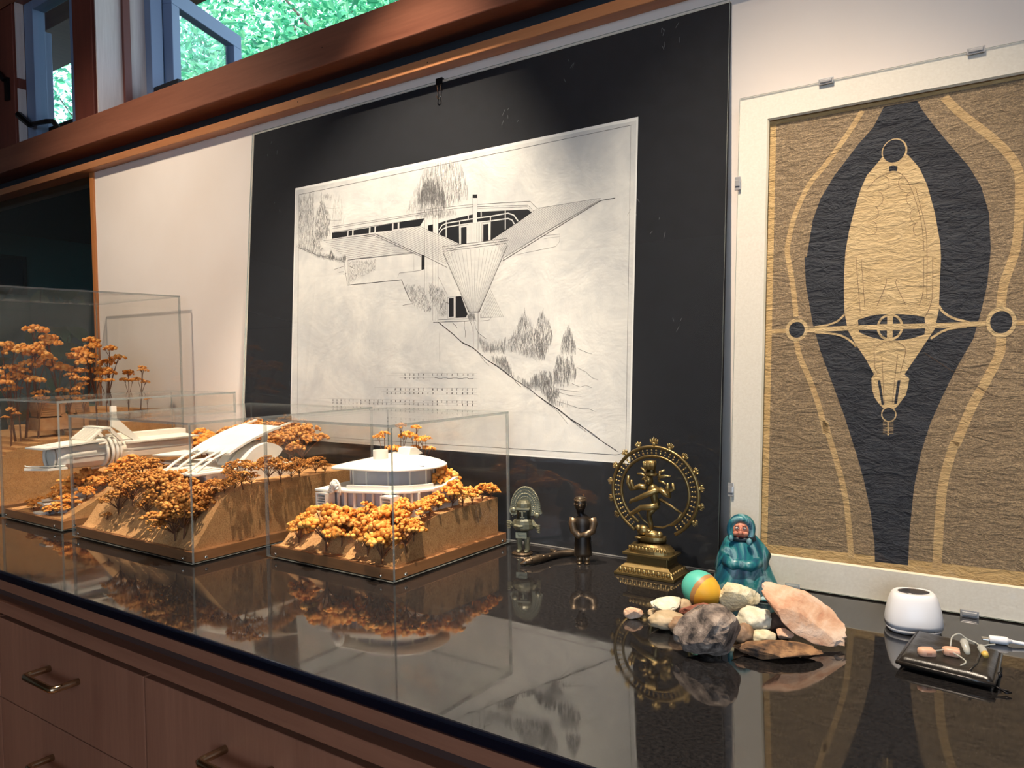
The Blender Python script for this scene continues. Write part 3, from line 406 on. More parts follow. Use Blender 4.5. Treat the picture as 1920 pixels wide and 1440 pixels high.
SHEET={"ink":[[0.0007,[[-1.4763,0.7337],[-0.6102,0.7401],[-0.6048,0.1774],[-0.6225,0.1722],[-1.0793,0.1688],[-1.4526,0.1673],[-1.4763,0.7337]]],[0.0006,[[-1.3575,0.6445],[-1.0786,0.6445]]],[0.0006,[[-1.3557,0.6404],[-1.0784,0.6411]]],[0.0009,[[-1.3569,0.6319],[-1.078,0.632]]],[0.0006,[[-1.3845,0.6152],[-1.2229,0.6141]]],[0.0004,[[-1.3845,0.6152],[-1.2228,0.6136]]],[0.0004,[[-1.3774,0.6109],[-1.2174,0.6098]]],[0.0004,[[-1.3703,0.6066],[-1.2119,0.606]]],[0.0004,[[-1.3633,0.6023],[-1.2065,0.6022]]],[0.0004,[[-1.3563,0.598],[-1.2011,0.5984]]],[0.0004,[[-1.3493,0.5938],[-1.1957,0.5946]]],[0.0004,[[-1.3424,0.5896],[-1.1903,0.5909]]],[0.0004,[[-1.3355,0.5854],[-1.185,0.5872]]],[0.0004,[[-1.3287,0.5812],[-1.1796,0.5834]]],[0.0004,[[-1.3218,0.577],[-1.1743,0.5797]]],[0.0004,[[-1.315,0.5729],[-1.169,0.576]]],[0.0004,[[-1.3082,0.5687],[-1.1638,0.5723]]],[0.0004,[[-1.3015,0.5646],[-1.1585,0.5687]]],[0.0004,[[-1.2228,0.6125],[-1.2192,0.6128]]],[0.0004,[[-1.2184,0.6095],[-1.2112,0.6094]]],[0.0004,[[-1.214,0.6065],[-1.2033,0.606]]],[0.0004,[[-1.2097,0.6035],[-1.1954,0.6026]]],[0.0004,[[-1.2054,0.6005],[-1.1876,0.5992]]],[0.0004,[[-1.201,0.5975],[-1.1798,0.5959]]],[0.0004,[[-1.1967,0.5946],[-1.1721,0.5926]]],[0.0004,[[-1.1924,0.5916],[-1.1644,0.5893]]],[0.0004,[[-1.1881,0.5887],[-1.1567,0.586]]],[0.0004,[[-1.1839,0.5857],[-1.1491,0.5827]]],[0.0004,[[-1.1796,0.5828],[-1.1415,0.5794]]],[0.0004,[[-1.1754,0.5799],[-1.134,0.5762]]],[0.0004,[[-1.1711,0.5769],[-1.1265,0.573]]],[0.0004,[[-1.1669,0.574],[-1.119,0.5698]]],[0.0004,[[-1.1627,0.5711],[-1.1116,0.5666]]],[0.0004,[[-1.1585,0.5683],[-1.1042,0.5634]]],[0.0006,[[-1.3015,0.5642],[-1.107,0.562]]],[0.0011,[[-1.2566,0.6138],[-1.2198,0.6144],[-1.0818,0.556]]],[0.0007,[[-1.2533,0.6101],[-1.2227,0.6114],[-1.0844,0.5534]]],[0.0004,[[-1.2136,0.6138],[-1.0165,0.5334]]],[0.0004,[[-1.2044,0.614],[-1.0141,0.5359]]],[0.0004,[[-1.1952,0.6142],[-1.0116,0.5383]]],[0.0004,[[-1.1861,0.6145],[-1.0092,0.5408]]],[0.0004,[[-1.1771,0.6147],[-1.0068,0.5432]]],[0.0004,[[-1.1681,0.6149],[-1.0044,0.5457]]],[0.0004,[[-1.1592,0.6151],[-1.002,0.5481]]],[0.0004,[[-1.1503,0.6153],[-0.9996,0.5505]]],[0.0004,[[-1.1415,0.6155],[-0.9972,0.5529]]],[0.0004,[[-1.1328,0.6157],[-0.9947,0.5554]]],[0.0004,[[-1.1241,0.6159],[-0.9924,0.5578]]],[0.0004,[[-1.1154,0.6161],[-0.99,0.5602]]],[0.0004,[[-1.1068,0.6163],[-0.9876,0.5626]]],[0.0004,[[-1.0983,0.6165],[-0.9852,0.565]]],[0.0006,[[-1.0898,0.6166],[-0.9828,0.5674]]],[0.0009,[[-1.0818,0.557],[-1.0133,0.5251]]],[0.0006,[[-1.3018,0.5645],[-1.1047,0.5639],[-1.1031,0.5267]]],[0.0012,[[-1.3009,0.5079],[-1.137,0.5089]]],[0.0008,[[-1.3147,0.5616],[-1.3009,0.5079]]],[0.0006,[[-1.3018,0.5645],[-1.2979,0.5082]]],[0.0011,[[-1.137,0.5089],[-1.1243,0.4847],[-1.1068,0.4593]]],[0.0005,[[-1.1489,0.5134],[-1.1443,0.5234],[-1.0836,0.5245]]],[0.0005,[[-1.0356,0.5078],[-1.0111,0.4708],[-1.0109,0.4661]]],[0.0006,[[-1.4714,0.6076],[-1.4254,0.5911],[-1.401,0.5835],[-1.3691,0.5768],[-1.3262,0.5652],[-1.3108,0.5587]]],[0.0006,[[-1.4709,0.6083],[-1.4333,0.5978],[-1.4049,0.5825],[-1.3571,0.5704]]],[0.0008,[[-1.0459,0.4153],[-1.0319,0.4153],[-0.9567,0.4148]]],[0.0005,[[-1.0321,0.42],[-0.9569,0.4194]]],[0.0013,[[-1.0319,0.4153],[-0.9944,0.3917],[-0.9698,0.3737],[-0.9402,0.3616],[-0.9051,0.3374],[-0.8768,0.3227],[-0.8435,0.3022],[-0.8066,0.2837],[-0.7881,0.2715],[-0.7648,0.2586],[-0.7445,0.2481],[-0.7171,0.2307],[-0.6952,0.2196],[-0.6713,0.2073],[-0.6478,0.1922],[-0.6226,0.1795]]],[0.0007,[[-1.0306,0.4139],[-0.9924,0.3897],[-0.9681,0.3718],[-0.9414,0.3613],[-0.9027,0.3364],[-0.8746,0.3234],[-0.843,0.3024],[-0.8058,0.283],[-0.7893,0.2719],[-0.765,0.2569],[-0.7431,0.2486],[-0.7156,0.2313],[-0.6943,0.2202],[-0.6723,0.2057],[-0.6482,0.1925],[-0.6206,0.1782]]],[0.0007,[[-0.9283,0.3524],[-0.9106,0.3341],[-0.9005,0.3273]]],[0.0009,[[-0.8499,0.3122],[-0.8359,0.2948],[-0.8237,0.2861]]],[0.0005,[[-0.7648,0.2571],[-0.7444,0.2449],[-0.7204,0.2211]]],[0.0007,[[-0.7171,0.2301],[-0.683,0.2088]]],[0.0007,[[-0.9952,0.4127],[-0.986,0.4066],[-0.9828,0.4023]]],[0.0007,[[-0.964,0.4139],[-0.9645,0.4035],[-0.9612,0.3942],[-0.9614,0.3827]]],[0.0007,[[-0.9494,0.4134],[-0.9446,0.4029],[-0.9449,0.3937]]],[0.0007,[[-0.9392,0.4118],[-0.9359,0.4003],[-0.9283,0.3898],[-0.9094,0.3787]]],[0.0007,[[-1.0135,0.4545],[-1.0028,0.4516],[-0.999,0.4475]]],[0.0007,[[-1.3152,0.5329],[-1.3059,0.5348]]],[0.0007,[[-1.3463,0.5462],[-1.3142,0.5511]]],[0.0007,[[-1.3306,0.5387],[-1.3136,0.5393]]],[0.0007,[[-1.2993,0.5512],[-1.2804,0.5433]]],[0.0007,[[-1.1313,0.4545],[-1.1034,0.4567]]],[0.0007,[[-0.9426,0.4257],[-0.9402,0.3612]]],[0.0008,[[-0.9312,0.4309],[-0.9285,0.3569]]],[0.0004,[[-1.028,0.3939],[-1.0256,0.3349]]],[0.0004,[[-0.903,0.4741],[-0.8698,0.4199]]],[0.0004,[[-0.9047,0.4705],[-0.8739,0.4199]]],[0.0004,[[-0.9064,0.4669],[-0.8781,0.4199]]],[0.0004,[[-0.9082,0.4633],[-0.8823,0.4199]]],[0.0004,[[-0.9099,0.4597],[-0.8865,0.4199]]],[0.0004,[[-0.9116,0.4561],[-0.8908,0.4199]]],[0.0004,[[-0.9133,0.4525],[-0.895,0.4199]]],[0.0004,[[-0.915,0.4489],[-0.8993,0.4199]]],[0.0004,[[-0.9167,0.4453],[-0.9036,0.4199]]],[0.0004,[[-0.9185,0.4417],[-0.9078,0.4199]]],[0.0004,[[-0.9202,0.4381],[-0.9121,0.4199]]],[0.0004,[[-0.9219,0.4345],[-0.9164,0.4199]]],[0.0004,[[-0.9237,0.4309],[-0.9208,0.4199]]],[0.0004,[[-0.9254,0.4272],[-0.9251,0.4199]]],[0.0005,[[-0.903,0.4741],[-0.8698,0.4199],[-0.9251,0.4199]]],[0.0004,[[-0.9249,0.4136],[-0.9023,0.415],[-0.8983,0.4204]]],[0.0005,[[-1.0093,0.4644],[-0.9909,0.465],[-0.9893,0.4218],[-1.0071,0.4218],[-1.0093,0.4644]]],[0.0005,[[-1.0995,0.6504],[-0.9516,0.6454]]],[0.0007,[[-0.94,0.6439],[-0.8157,0.6344],[-0.7995,0.6188]]],[0.0005,[[-1.0993,0.6451],[-0.9515,0.6408]]],[0.0005,[[-0.9398,0.6393],[-0.8207,0.6275],[-0.8072,0.6149]]],[0.0004,[[-0.9397,0.6359],[-0.822,0.6248],[-0.8111,0.6136]]],[0.0006,[[-0.9508,0.6083],[-0.953,0.6652],[-0.9419,0.6638],[-0.9398,0.6071]]],[0.0003,[[-0.9578,0.6071],[-0.9564,0.5694]]],[0.0003,[[-0.9537,0.607],[-0.9523,0.5695]]],[0.0003,[[-0.9496,0.6069],[-0.9482,0.5696]]],[0.0003,[[-0.9455,0.6067],[-0.9442,0.5696]]],[0.0003,[[-0.9415,0.6066],[-0.9401,0.5697]]],[0.0003,[[-0.9374,0.6065],[-0.9361,0.5698]]],[0.0003,[[-0.9334,0.6064],[-0.9321,0.5698]]],[0.0003,[[-0.9294,0.6062],[-0.928,0.5699]]],[0.0004,[[-0.9031,0.5702],[-0.8008,0.6178]]],[0.0004,[[-0.9012,0.5682],[-0.7925,0.618]]],[0.0004,[[-0.8993,0.5662],[-0.7842,0.6181]]],[0.0004,[[-0.8973,0.5642],[-0.776,0.6182]]],[0.0004,[[-0.8954,0.5622],[-0.7679,0.6183]]],[0.0004,[[-0.8935,0.5602],[-0.7598,0.6184]]],[0.0004,[[-0.8916,0.5582],[-0.7517,0.6185]]],[0.0004,[[-0.8897,0.5563],[-0.7437,0.6186]]],[0.0004,[[-0.8878,0.5543],[-0.7358,0.6187]]],[0.0004,[[-0.8859,0.5523],[-0.7279,0.6187]]],[0.0004,[[-0.884,0.5503],[-0.72,0.6188]]],[0.0004,[[-0.8821,0.5484],[-0.7123,0.6189]]],[0.0004,[[-0.8802,0.5464],[-0.7045,0.619]]],[0.0004,[[-0.8783,0.5444],[-0.6968,0.6191]]],[0.0004,[[-0.8765,0.5425],[-0.6892,0.6192]]],[0.0004,[[-0.8746,0.5405],[-0.6816,0.6193]]],[0.0004,[[-0.8727,0.5386],[-0.674,0.6194]]],[0.0004,[[-0.8708,0.5366],[-0.6665,0.6195]]],[0.0005,[[-0.7995,0.6188],[-0.6659,0.6207]]],[0.0009,[[-0.874,0.5326],[-0.765,0.5781],[-0.6692,0.6163]]],[0.0012,[[-0.8752,0.5272],[-0.7674,0.573],[-0.6646,0.6164],[-0.6371,0.6173]]],[0.0007,[[-0.874,0.5326],[-0.8743,0.5275]]],[0.0007,[[-0.852,0.5416],[-0.852,0.537]]],[0.0007,[[-0.8303,0.5505],[-0.83,0.5464]]],[0.0007,[[-0.809,0.5592],[-0.8083,0.5556]]],[0.0007,[[-0.7881,0.5678],[-0.787,0.5646]]],[0.0007,[[-0.7675,0.5762],[-0.7661,0.5735]]],[0.0007,[[-0.7472,0.5845],[-0.7455,0.5822]]],[0.0007,[[-0.7272,0.5926],[-0.7253,0.5908]]],[0.0007,[[-0.7076,0.6007],[-0.7053,0.5993]]],[0.0007,[[-0.6883,0.6086],[-0.6857,0.6076]]],[0.0007,[[-0.6692,0.6163],[-0.6664,0.6158]]],[0.0004,[[-0.7824,0.5659],[-0.7483,0.5656],[-0.7486,0.5518],[-0.7564,0.5436],[-0.8442,0.5361]]],[0.0003,[[-0.7822,0.5605],[-0.7489,0.561]]],[0.0008,[[-1.0272,0.5682],[-0.8657,0.5694],[-0.8642,0.5653],[-1.0257,0.5628],[-1.0272,0.5682]]],[0.0008,[[-1.0256,0.5585],[-0.8681,0.5601],[-0.8643,0.5541]]],[0.0009,[[-1.0255,0.5566],[-0.9545,0.4331]]],[0.0004,[[-1.0246,0.5566],[-0.9544,0.4331]]],[0.0004,[[-1.0221,0.5566],[-0.954,0.4331]]],[0.0004,[[-1.0178,0.5566],[-0.9533,0.433]]],[0.0004,[[-1.012,0.5565],[-0.9524,0.433]]],[0.0004,[[-1.0049,0.5565],[-0.9513,0.4329]]],[0.0004,[[-0.9964,0.5564],[-0.95,0.4329]]],[0.0004,[[-0.9869,0.5563],[-0.9485,0.4328]]],[0.0004,[[-0.9766,0.5562],[-0.9468,0.4327]]],[0.0004,[[-0.9657,0.5561],[-0.9451,0.4327]]],[0.0004,[[-0.9544,0.556],[-0.9432,0.4326]]],[0.0004,[[-0.9429,0.556],[-0.9414,0.4325]]],[0.0004,[[-0.9316,0.5559],[-0.9395,0.4324]]],[0.0004,[[-0.9206,0.5558],[-0.9377,0.4323]]],[0.0004,[[-0.9101,0.5557],[-0.936,0.4322]]],[0.0004,[[-0.9003,0.5556],[-0.9344,0.4322]]],[0.0004,[[-0.8915,0.5555],[-0.9329,0.4321]]],[0.0004,[[-0.8838,0.5555],[-0.9316,0.432]]],[0.0004,[[-0.8772,0.5554],[-0.9305,0.432]]],[0.0004,[[-0.872,0.5554],[-0.9296,0.432]]],[0.0004,[[-0.8683,0.5553],[-0.9289,0.4319]]],[0.0004,[[-0.866,0.5553],[-0.9286,0.4319]]],[0.0009,[[-0.8652,0.5553],[-0.9284,0.4319]]],[0.0008,[[-0.9559,0.4327],[-0.9256,0.4322]]],[0.0006,[[-0.9544,0.4308],[-0.9278,0.4305]]],[0.0005,[[-1.0773,0.6485],[-1.0704,0.4371]]],[0.0006,[[-1.0691,0.6475],[-1.0609,0.4366]]],[0.0003,[[-1.0732,0.648],[-1.0647,0.4368]]],[0.0005,[[-1.0554,0.6438],[-1.047,0.4194]]],[0.0006,[[-1.0409,0.642],[-1.0335,0.4172]]],[0.0003,[[-1.0481,0.6429],[-1.0389,0.4181]]],[0.0004,[[-0.7054,0.3227],[-0.6862,0.3144],[-0.6741,0.3042],[-0.6624,0.3008]]],[0.0004,[[-0.7142,0.2936],[-0.6972,0.2876],[-0.6855,0.2908],[-0.6736,0.2868]]],[0.0004,[[-0.7457,0.2839],[-0.7211,0.281],[-0.6946,0.2783]]],[0.0004,[[-0.7455,0.2786],[-0.7208,0.2727],[-0.6943,0.2711]]],[0.0004,[[-0.745,0.2618],[-0.7203,0.256],[-0.6961,0.2494],[-0.6795,0.2498],[-0.6654,0.2451]]],[0.0004,[[-0.704,0.3559],[-0.6872,0.3494],[-0.6754,0.3462]]],[0.0004,[[-0.8575,0.3741],[-0.8416,0.3803],[-0.8262,0.3973]]],[0.0004,[[-0.8954,0.357],[-0.8788,0.3578]]],[0.0004,[[-1.1305,0.6506],[-1.1087,0.669]]],[0.0004,[[-1.3867,0.6926],[-1.363,0.6874],[-1.3365,0.6853]]],[0.0004,[[-1.3853,0.6648],[-1.3583,0.6594],[-1.3285,0.6565]]],[0.0006,[[-1.0368,0.3027],[-1.0297,0.3028],[-1.0297,0.301],[-1.0168,0.301],[-1.0169,0.3039],[-1.0041,0.3036],[-1.0041,0.3011],[-0.9912,0.3012],[-0.9913,0.3038],[-0.9776,0.3037],[-0.9775,0.3012],[-0.9631,0.3013],[-0.9632,0.3037],[-0.9516,0.3036],[-0.9516,0.3014],[-0.9383,0.3014],[-0.9384,0.3038]]]],"pencil":[[0.00025,[[-1.1608,0.3124],[-0.9282,0.3118]]],[0.00025,[[-1.1735,0.3071],[-0.928,0.307]]],[0.00025,[[-1.1347,0.3023],[-0.9278,0.3022]]],[0.00025,[[-1.2066,0.281],[-0.9271,0.2828]]],[0.00025,[[-1.1851,0.2726],[-0.9268,0.2746]]],[0.00025,[[-1.1718,0.2682],[-0.9267,0.2708]]],[0.00025,[[-1.3806,0.2544],[-0.9262,0.2577]]],[0.00025,[[-1.3653,0.247],[-0.926,0.2536]]],[0.00025,[[-1.2483,0.2457],[-0.9258,0.2481]]]],"dark":[[[-1.3568,0.6308],[-1.3063,0.63],[-1.3073,0.6178],[-1.3562,0.617]],[[-1.303,0.6297],[-1.2913,0.63],[-1.2913,0.6184],[-1.3031,0.6185]],[[-1.2871,0.6296],[-1.2388,0.6302],[-1.2389,0.6175],[-1.2872,0.6184]],[[-1.2343,0.6306],[-1.2221,0.6305],[-1.2224,0.6179],[-1.2346,0.6181]],[[-1.2182,0.6306],[-1.17,0.6313],[-1.1694,0.6167],[-1.2182,0.6179]],[[-1.1656,0.6313],[-1.1532,0.6314],[-1.1532,0.6182],[-1.1656,0.618]],[[-1.1488,0.6316],[-1.078,0.6315],[-1.0898,0.6171],[-1.1483,0.6183]],[[-1.0834,0.5572],[-1.0753,0.5552],[-1.0741,0.5262],[-1.0821,0.5251]],[[-0.9888,0.4649],[-0.9745,0.4653],[-0.9572,0.4286],[-0.9614,0.4219],[-0.9872,0.4224]],[[-1.0676,0.6165],[-1.0378,0.618],[-1.0194,0.6207],[-0.9509,0.6257],[-0.9394,0.6289],[-0.8205,0.6198],[-0.811,0.6125],[-0.8436,0.5965],[-0.9031,0.5702],[-0.9812,0.569],[-1.0181,0.5858],[-1.0672,0.6075]],[[-1.0664,0.6151],[-1.0556,0.616],[-1.055,0.6016],[-1.066,0.6058]]],"paper":[[[-0.9397,0.4256],[-0.9333,0.4253],[-0.9309,0.3592],[-0.9373,0.3616]],[[-1.0093,0.4644],[-0.9909,0.465],[-0.9893,0.4218],[-1.0071,0.4218]],["l",0.0024,[[-1.0195,0.6219],[-1.0181,0.5862]]],["l",0.0024,[[-0.9627,0.6275],[-0.9623,0.6173]]],["l",0.0024,[[-0.9308,0.6284],[-0.9304,0.6187]]],["l",0.0024,[[-0.9076,0.6172],[-0.9072,0.6069]]],["l",0.0024,[[-0.8725,0.6239],[-0.8712,0.5868]]],["l",0.0024,[[-0.9845,0.6161],[-0.9841,0.6074]]],["l",0.0024,[[-1.0379,0.6037],[-1.0299,0.6124],[-1.0192,0.6152],[-0.9845,0.6161],[-0.9506,0.6169],[-0.9076,0.6165],[-0.866,0.6179],[-0.8522,0.6123],[-0.8416,0.5995]]],["l",0.0024,[[-1.0376,0.5953],[-1.0295,0.604],[-1.0159,0.6073],[-0.9842,0.6081],[-0.9503,0.6083],[-0.9073,0.6074],[-0.8657,0.6076],[-0.856,0.6034],[-0.8503,0.595]]],[[-0.9527,0.6583],[-0.9416,0.6568],[-0.9398,0.6071],[-0.9508,0.6083]],[[-0.9856,0.6064],[-0.9619,0.6061],[-0.9605,0.5689],[-0.9836,0.5692]],[[-0.9619,0.6073],[-0.9271,0.6064],[-0.9257,0.5697],[-0.9604,0.5684]],[[-0.9282,0.6058],[-0.9066,0.6057],[-0.9059,0.57],[-0.9269,0.5698]],[[-1.0256,0.5585],[-0.8681,0.5601],[-0.8643,0.5541],[-0.9284,0.4319],[-0.9545,0.4331]],[[-1.0272,0.5682],[-0.8657,0.5694],[-0.8642,0.5653],[-1.0257,0.5628]],[[-1.0773,0.6485],[-1.0691,0.6475],[-1.0609,0.4366],[-1.0704,0.4371]],[[-1.0554,0.6438],[-1.0409,0.642],[-1.0335,0.4172],[-1.047,0.4194]]],"letters":[["S",-1.1186,0.307,0.0044],["O",-1.1053,0.307,0.0044],["U",-1.0937,0.307,0.0044],["T",-1.0814,0.307,0.0044],["H",-1.0676,0.307,0.0043],["E",-1.0422,0.307,0.0043],["L",-1.0299,0.3069,0.0044],["E",-1.0175,0.3069,0.0043],["V",-1.0047,0.3069,0.0043],["A",-0.9916,0.3069,0.0043],["T",-0.978,0.3069,0.0043],["I",-0.9638,0.3069,0.0042],["O",-0.9518,0.3069,0.0042],["N",-0.939,0.3069,0.0042],["S",-1.1183,0.2999,0.0037],["C",-1.105,0.3,0.0037],["A",-1.0934,0.3,0.0037],["L",-1.0812,0.3,0.0037],["E",-1.0673,0.3001,0.0036],["A",-1.1687,0.2752,0.0049],["P",-1.1443,0.2754,0.0049],["R",-1.1298,0.2756,0.0048],["I",-1.1172,0.2757,0.0048],["V",-1.104,0.2759,0.0047],["A",-1.0924,0.276,0.0048],["T",-1.0801,0.2761,0.0048],["E",-1.0663,0.2763,0.0047],["R",-1.041,0.2765,0.0047],["E",-1.0287,0.2767,0.0046],["S",-1.0163,0.2768,0.0046],["I",-1.0036,0.2769,0.0047],["D",-0.9905,0.2771,0.0046],["E",-0.978,0.2772,0.0046],["N",-0.964,0.2774,0.0045],["C",-0.9511,0.2775,0.0045],["E",-0.9385,0.2776,0.0045],["M",-1.1684,0.2676,0.0042],["U",-1.1562,0.2678,0.0041],["L",-1.1434,0.268,0.0041],["T",-1.1295,0.2682,0.004],["N",-1.1169,0.2683,0.0041],["O",-1.1037,0.2685,0.0041],["M",-1.0921,0.2687,0.004],["A",-1.0798,0.2688,0.004],["H",-1.0684,0.269,0.004],["C",-1.0533,0.2692,0.004],["O",-1.0407,0.2693,0.004],["O",-1.0035,0.2698,0.0039],["R",-0.9902,0.27,0.0039],["E",-0.9777,0.2702,0.0039],["G",-0.9638,0.2704,0.0038],["O",-0.9513,0.2705,0.0039],["N",-0.9387,0.2707,0.0038],["R",-1.3346,0.2493,0.004],["O",-1.3218,0.2495,0.0039],["B",-1.3086,0.2496,0.004],["E",-1.2953,0.2498,0.0039],["R",-1.2826,0.2499,0.0039],["T",-1.2706,0.2501,0.0039],["H",-1.2468,0.2503,0.0039],["A",-1.2332,0.2505,0.0038],["R",-1.22,0.2507,0.0038],["V",-1.2066,0.2508,0.0038],["E",-1.1933,0.251,0.0038],["Y",-1.1809,0.2511,0.0038],["O",-1.1563,0.2514,0.0038],["S",-1.1432,0.2516,0.0037],["H",-1.1295,0.2517,0.0037],["A",-1.1162,0.2519,0.0037],["T",-1.1037,0.252,0.0037],["Z",-1.0919,0.2522,0.0036],["-",-1.0653,0.2525,0.0036],["A",-1.0405,0.2528,0.0036],["R",-1.0282,0.2529,0.0036],["C",-1.0161,0.2531,0.0035],["H",-1.0029,0.2532,0.0036],["I",-0.9896,0.2534,0.0035],["T",-0.9771,0.2535,0.0035],["E",-0.9636,0.2537,0.0035],["C",-0.9506,0.2538,0.0035],["T",-0.9385,0.254,0.0034],["P",-1.3342,0.2429,0.004],["O",-1.3215,0.2431,0.004],["R",-1.3083,0.2433,0.0039],["T",-1.295,0.2435,0.0039],["L",-1.2823,0.2437,0.0039],["A",-1.2703,0.2438,0.0039],["N",-1.2581,0.244,0.0039],["D",-1.246,0.2442,0.0038],["O",-1.2197,0.2445,0.0039],["R",-1.2071,0.2447,0.0038],["E",-1.1938,0.2449,0.0038],["G",-1.1812,0.2451,0.0037],["O",-1.1687,0.2452,0.0038],["N",-1.156,0.2454,0.0038],["N",-1.1159,0.246,0.0037],["O",-1.1035,0.2462,0.0036],["V",-1.0916,0.2463,0.0037],["E",-1.0789,0.2465,0.0036],["M",-1.0656,0.2467,0.0036],["B",-1.0524,0.2469,0.0036],["E",-1.0402,0.247,0.0036],["R",-1.028,0.2472,0.0036],["7",-1.0026,0.2476,0.0035],["1",-0.9764,0.2479,0.0035],["9",-0.9633,0.2481,0.0035],["8",-0.9504,0.2483,0.0034],["8",-0.9383,0.2484,0.0035]],"cap":[[[-0.953,0.6652],[-0.9419,0.6638],[-0.9416,0.6568],[-0.9527,0.6583]],[[-1.0059,0.4623],[-0.9936,0.4628],[-0.9921,0.425],[-1.0044,0.4248]],[[-0.9801,0.6023],[-0.9661,0.6024],[-0.9649,0.5686],[-0.9788,0.5688]],[[-0.9247,0.6025],[-0.9119,0.6024],[-0.9107,0.5698],[-0.9235,0.5695]]],"hatch":[[230,0.01278,0.0006,0.05,[[-1.1305,0.6506],[-1.1096,0.6902],[-1.0835,0.7304],[-1.0484,0.7375],[-1.0035,0.7367],[-0.9797,0.7189],[-0.9681,0.6812],[-0.9622,0.6605],[-1.003,0.6557],[-1.0234,0.642],[-1.0388,0.6316],[-1.058,0.64],[-1.0856,0.6495]]],[150,0.01278,0.0007,0.05,[[-1.1003,0.668],[-1.0799,0.7091],[-1.0471,0.7044],[-1.0248,0.6788],[-1.0236,0.6481],[-1.0587,0.6586]]],[60,0.00568,0.0005,0.05,[[-1.1215,0.639],[-1.0662,0.643],[-0.9997,0.6391],[-0.9866,0.6315],[-1.0387,0.6275]]],[150,0.00994,0.0006,0.1,[[-1.4754,0.7272],[-1.4228,0.7297],[-1.4159,0.5962],[-1.469,0.6057]]],[110,0.00852,0.0007,0.15,[[-1.4132,0.6773],[-1.397,0.7286],[-1.3833,0.6922],[-1.362,0.6667],[-1.3733,0.6267],[-1.4175,0.6266]]],[60,0.0071,0.0006,0.3,[[-1.4212,0.6316],[-1.3608,0.6437],[-1.36,0.6277],[-1.3997,0.6132],[-1.3817,0.5931],[-1.4193,0.5942]]],[10,0.0071,0.0005,0.3,[[-1.3915,0.7209],[-1.3612,0.7192],[-1.3606,0.7054],[-1.3913,0.7163]]],[30,0.00852,0.0003,0.1,[[-1.3547,0.7207],[-1.3348,0.718],[-1.3152,0.6478],[-1.3579,0.6526]]],[170,0.00994,0.0006,0.12,[[-0.8369,0.3999],[-0.822,0.43],[-0.8026,0.3987],[-0.784,0.3788],[-0.7724,0.3379],[-0.8086,0.3426],[-0.8625,0.3609]]],[80,0.00994,0.0006,0.12,[[-0.7951,0.405],[-0.7804,0.428],[-0.7644,0.4017],[-0.7562,0.3802],[-0.7727,0.3464],[-0.7937,0.3639]]],[55,0.00994,0.0006,0.1,[[-0.7363,0.3775],[-0.7246,0.3961],[-0.709,0.3623],[-0.7085,0.3456],[-0.7429,0.3524]]],[80,0.01278,0.0006,0.1,[[-0.7542,0.3165],[-0.7474,0.3398],[-0.7155,0.3374],[-0.7051,0.3103],[-0.7214,0.2935],[-0.751,0.2954]]],[60,0.00852,0.0006,0.1,[[-0.9273,0.3802],[-0.9013,0.3661],[-0.863,0.3764],[-0.8622,0.352],[-0.9179,0.3551]]],[130,0.00994,0.0007,0.12,[[-0.8976,0.3413],[-0.8617,0.3388],[-0.8389,0.3035],[-0.807,0.295],[-0.7843,0.3123],[-0.759,0.3102],[-0.7507,0.287],[-0.7809,0.2845],[-0.8119,0.2863],[-0.8499,0.3122]]],[50,0.00994,0.0007,0.12,[[-0.7808,0.2824],[-0.7457,0.2849],[-0.7379,0.2724],[-0.7574,0.2615],[-0.713,0.2562],[-0.7573,0.2573]]],[70,0.0071,0.0006,0.4,[[-1.128,0.4948],[-1.0759,0.4914],[-1.05,0.4397],[-1.0705,0.4383],[-1.1067,0.4569]]],[70,0.0071,0.0006,0.4,[[-1.0602,0.4952],[-1.0159,0.4758],[-1.011,0.4286],[-1.0294,0.4293],[-1.0557,0.4639]]],[130,0.00426,0.0004,0.5,[[-1.2997,0.5604],[-1.2128,0.5583],[-1.2152,0.5357],[-1.2791,0.5173],[-1.2966,0.5107]]],[25,0.00568,0.0006,0.5,[[-0.9572,0.4286],[-0.9369,0.4277],[-0.9365,0.4163],[-0.9538,0.4147]]],[60,0.00568,0.0006,0.3,[[-1.4801,0.6139],[-1.4053,0.5906],[-1.3112,0.5666],[-1.3108,0.5587],[-1.4048,0.5798]]],[40,0.0071,0.0007,0.2,[[-1.3653,0.5791],[-1.3581,0.5891],[-1.3479,0.5776],[-1.3417,0.5691],[-1.3116,0.5744],[-1.3056,0.5661],[-1.365,0.5716]]]]}
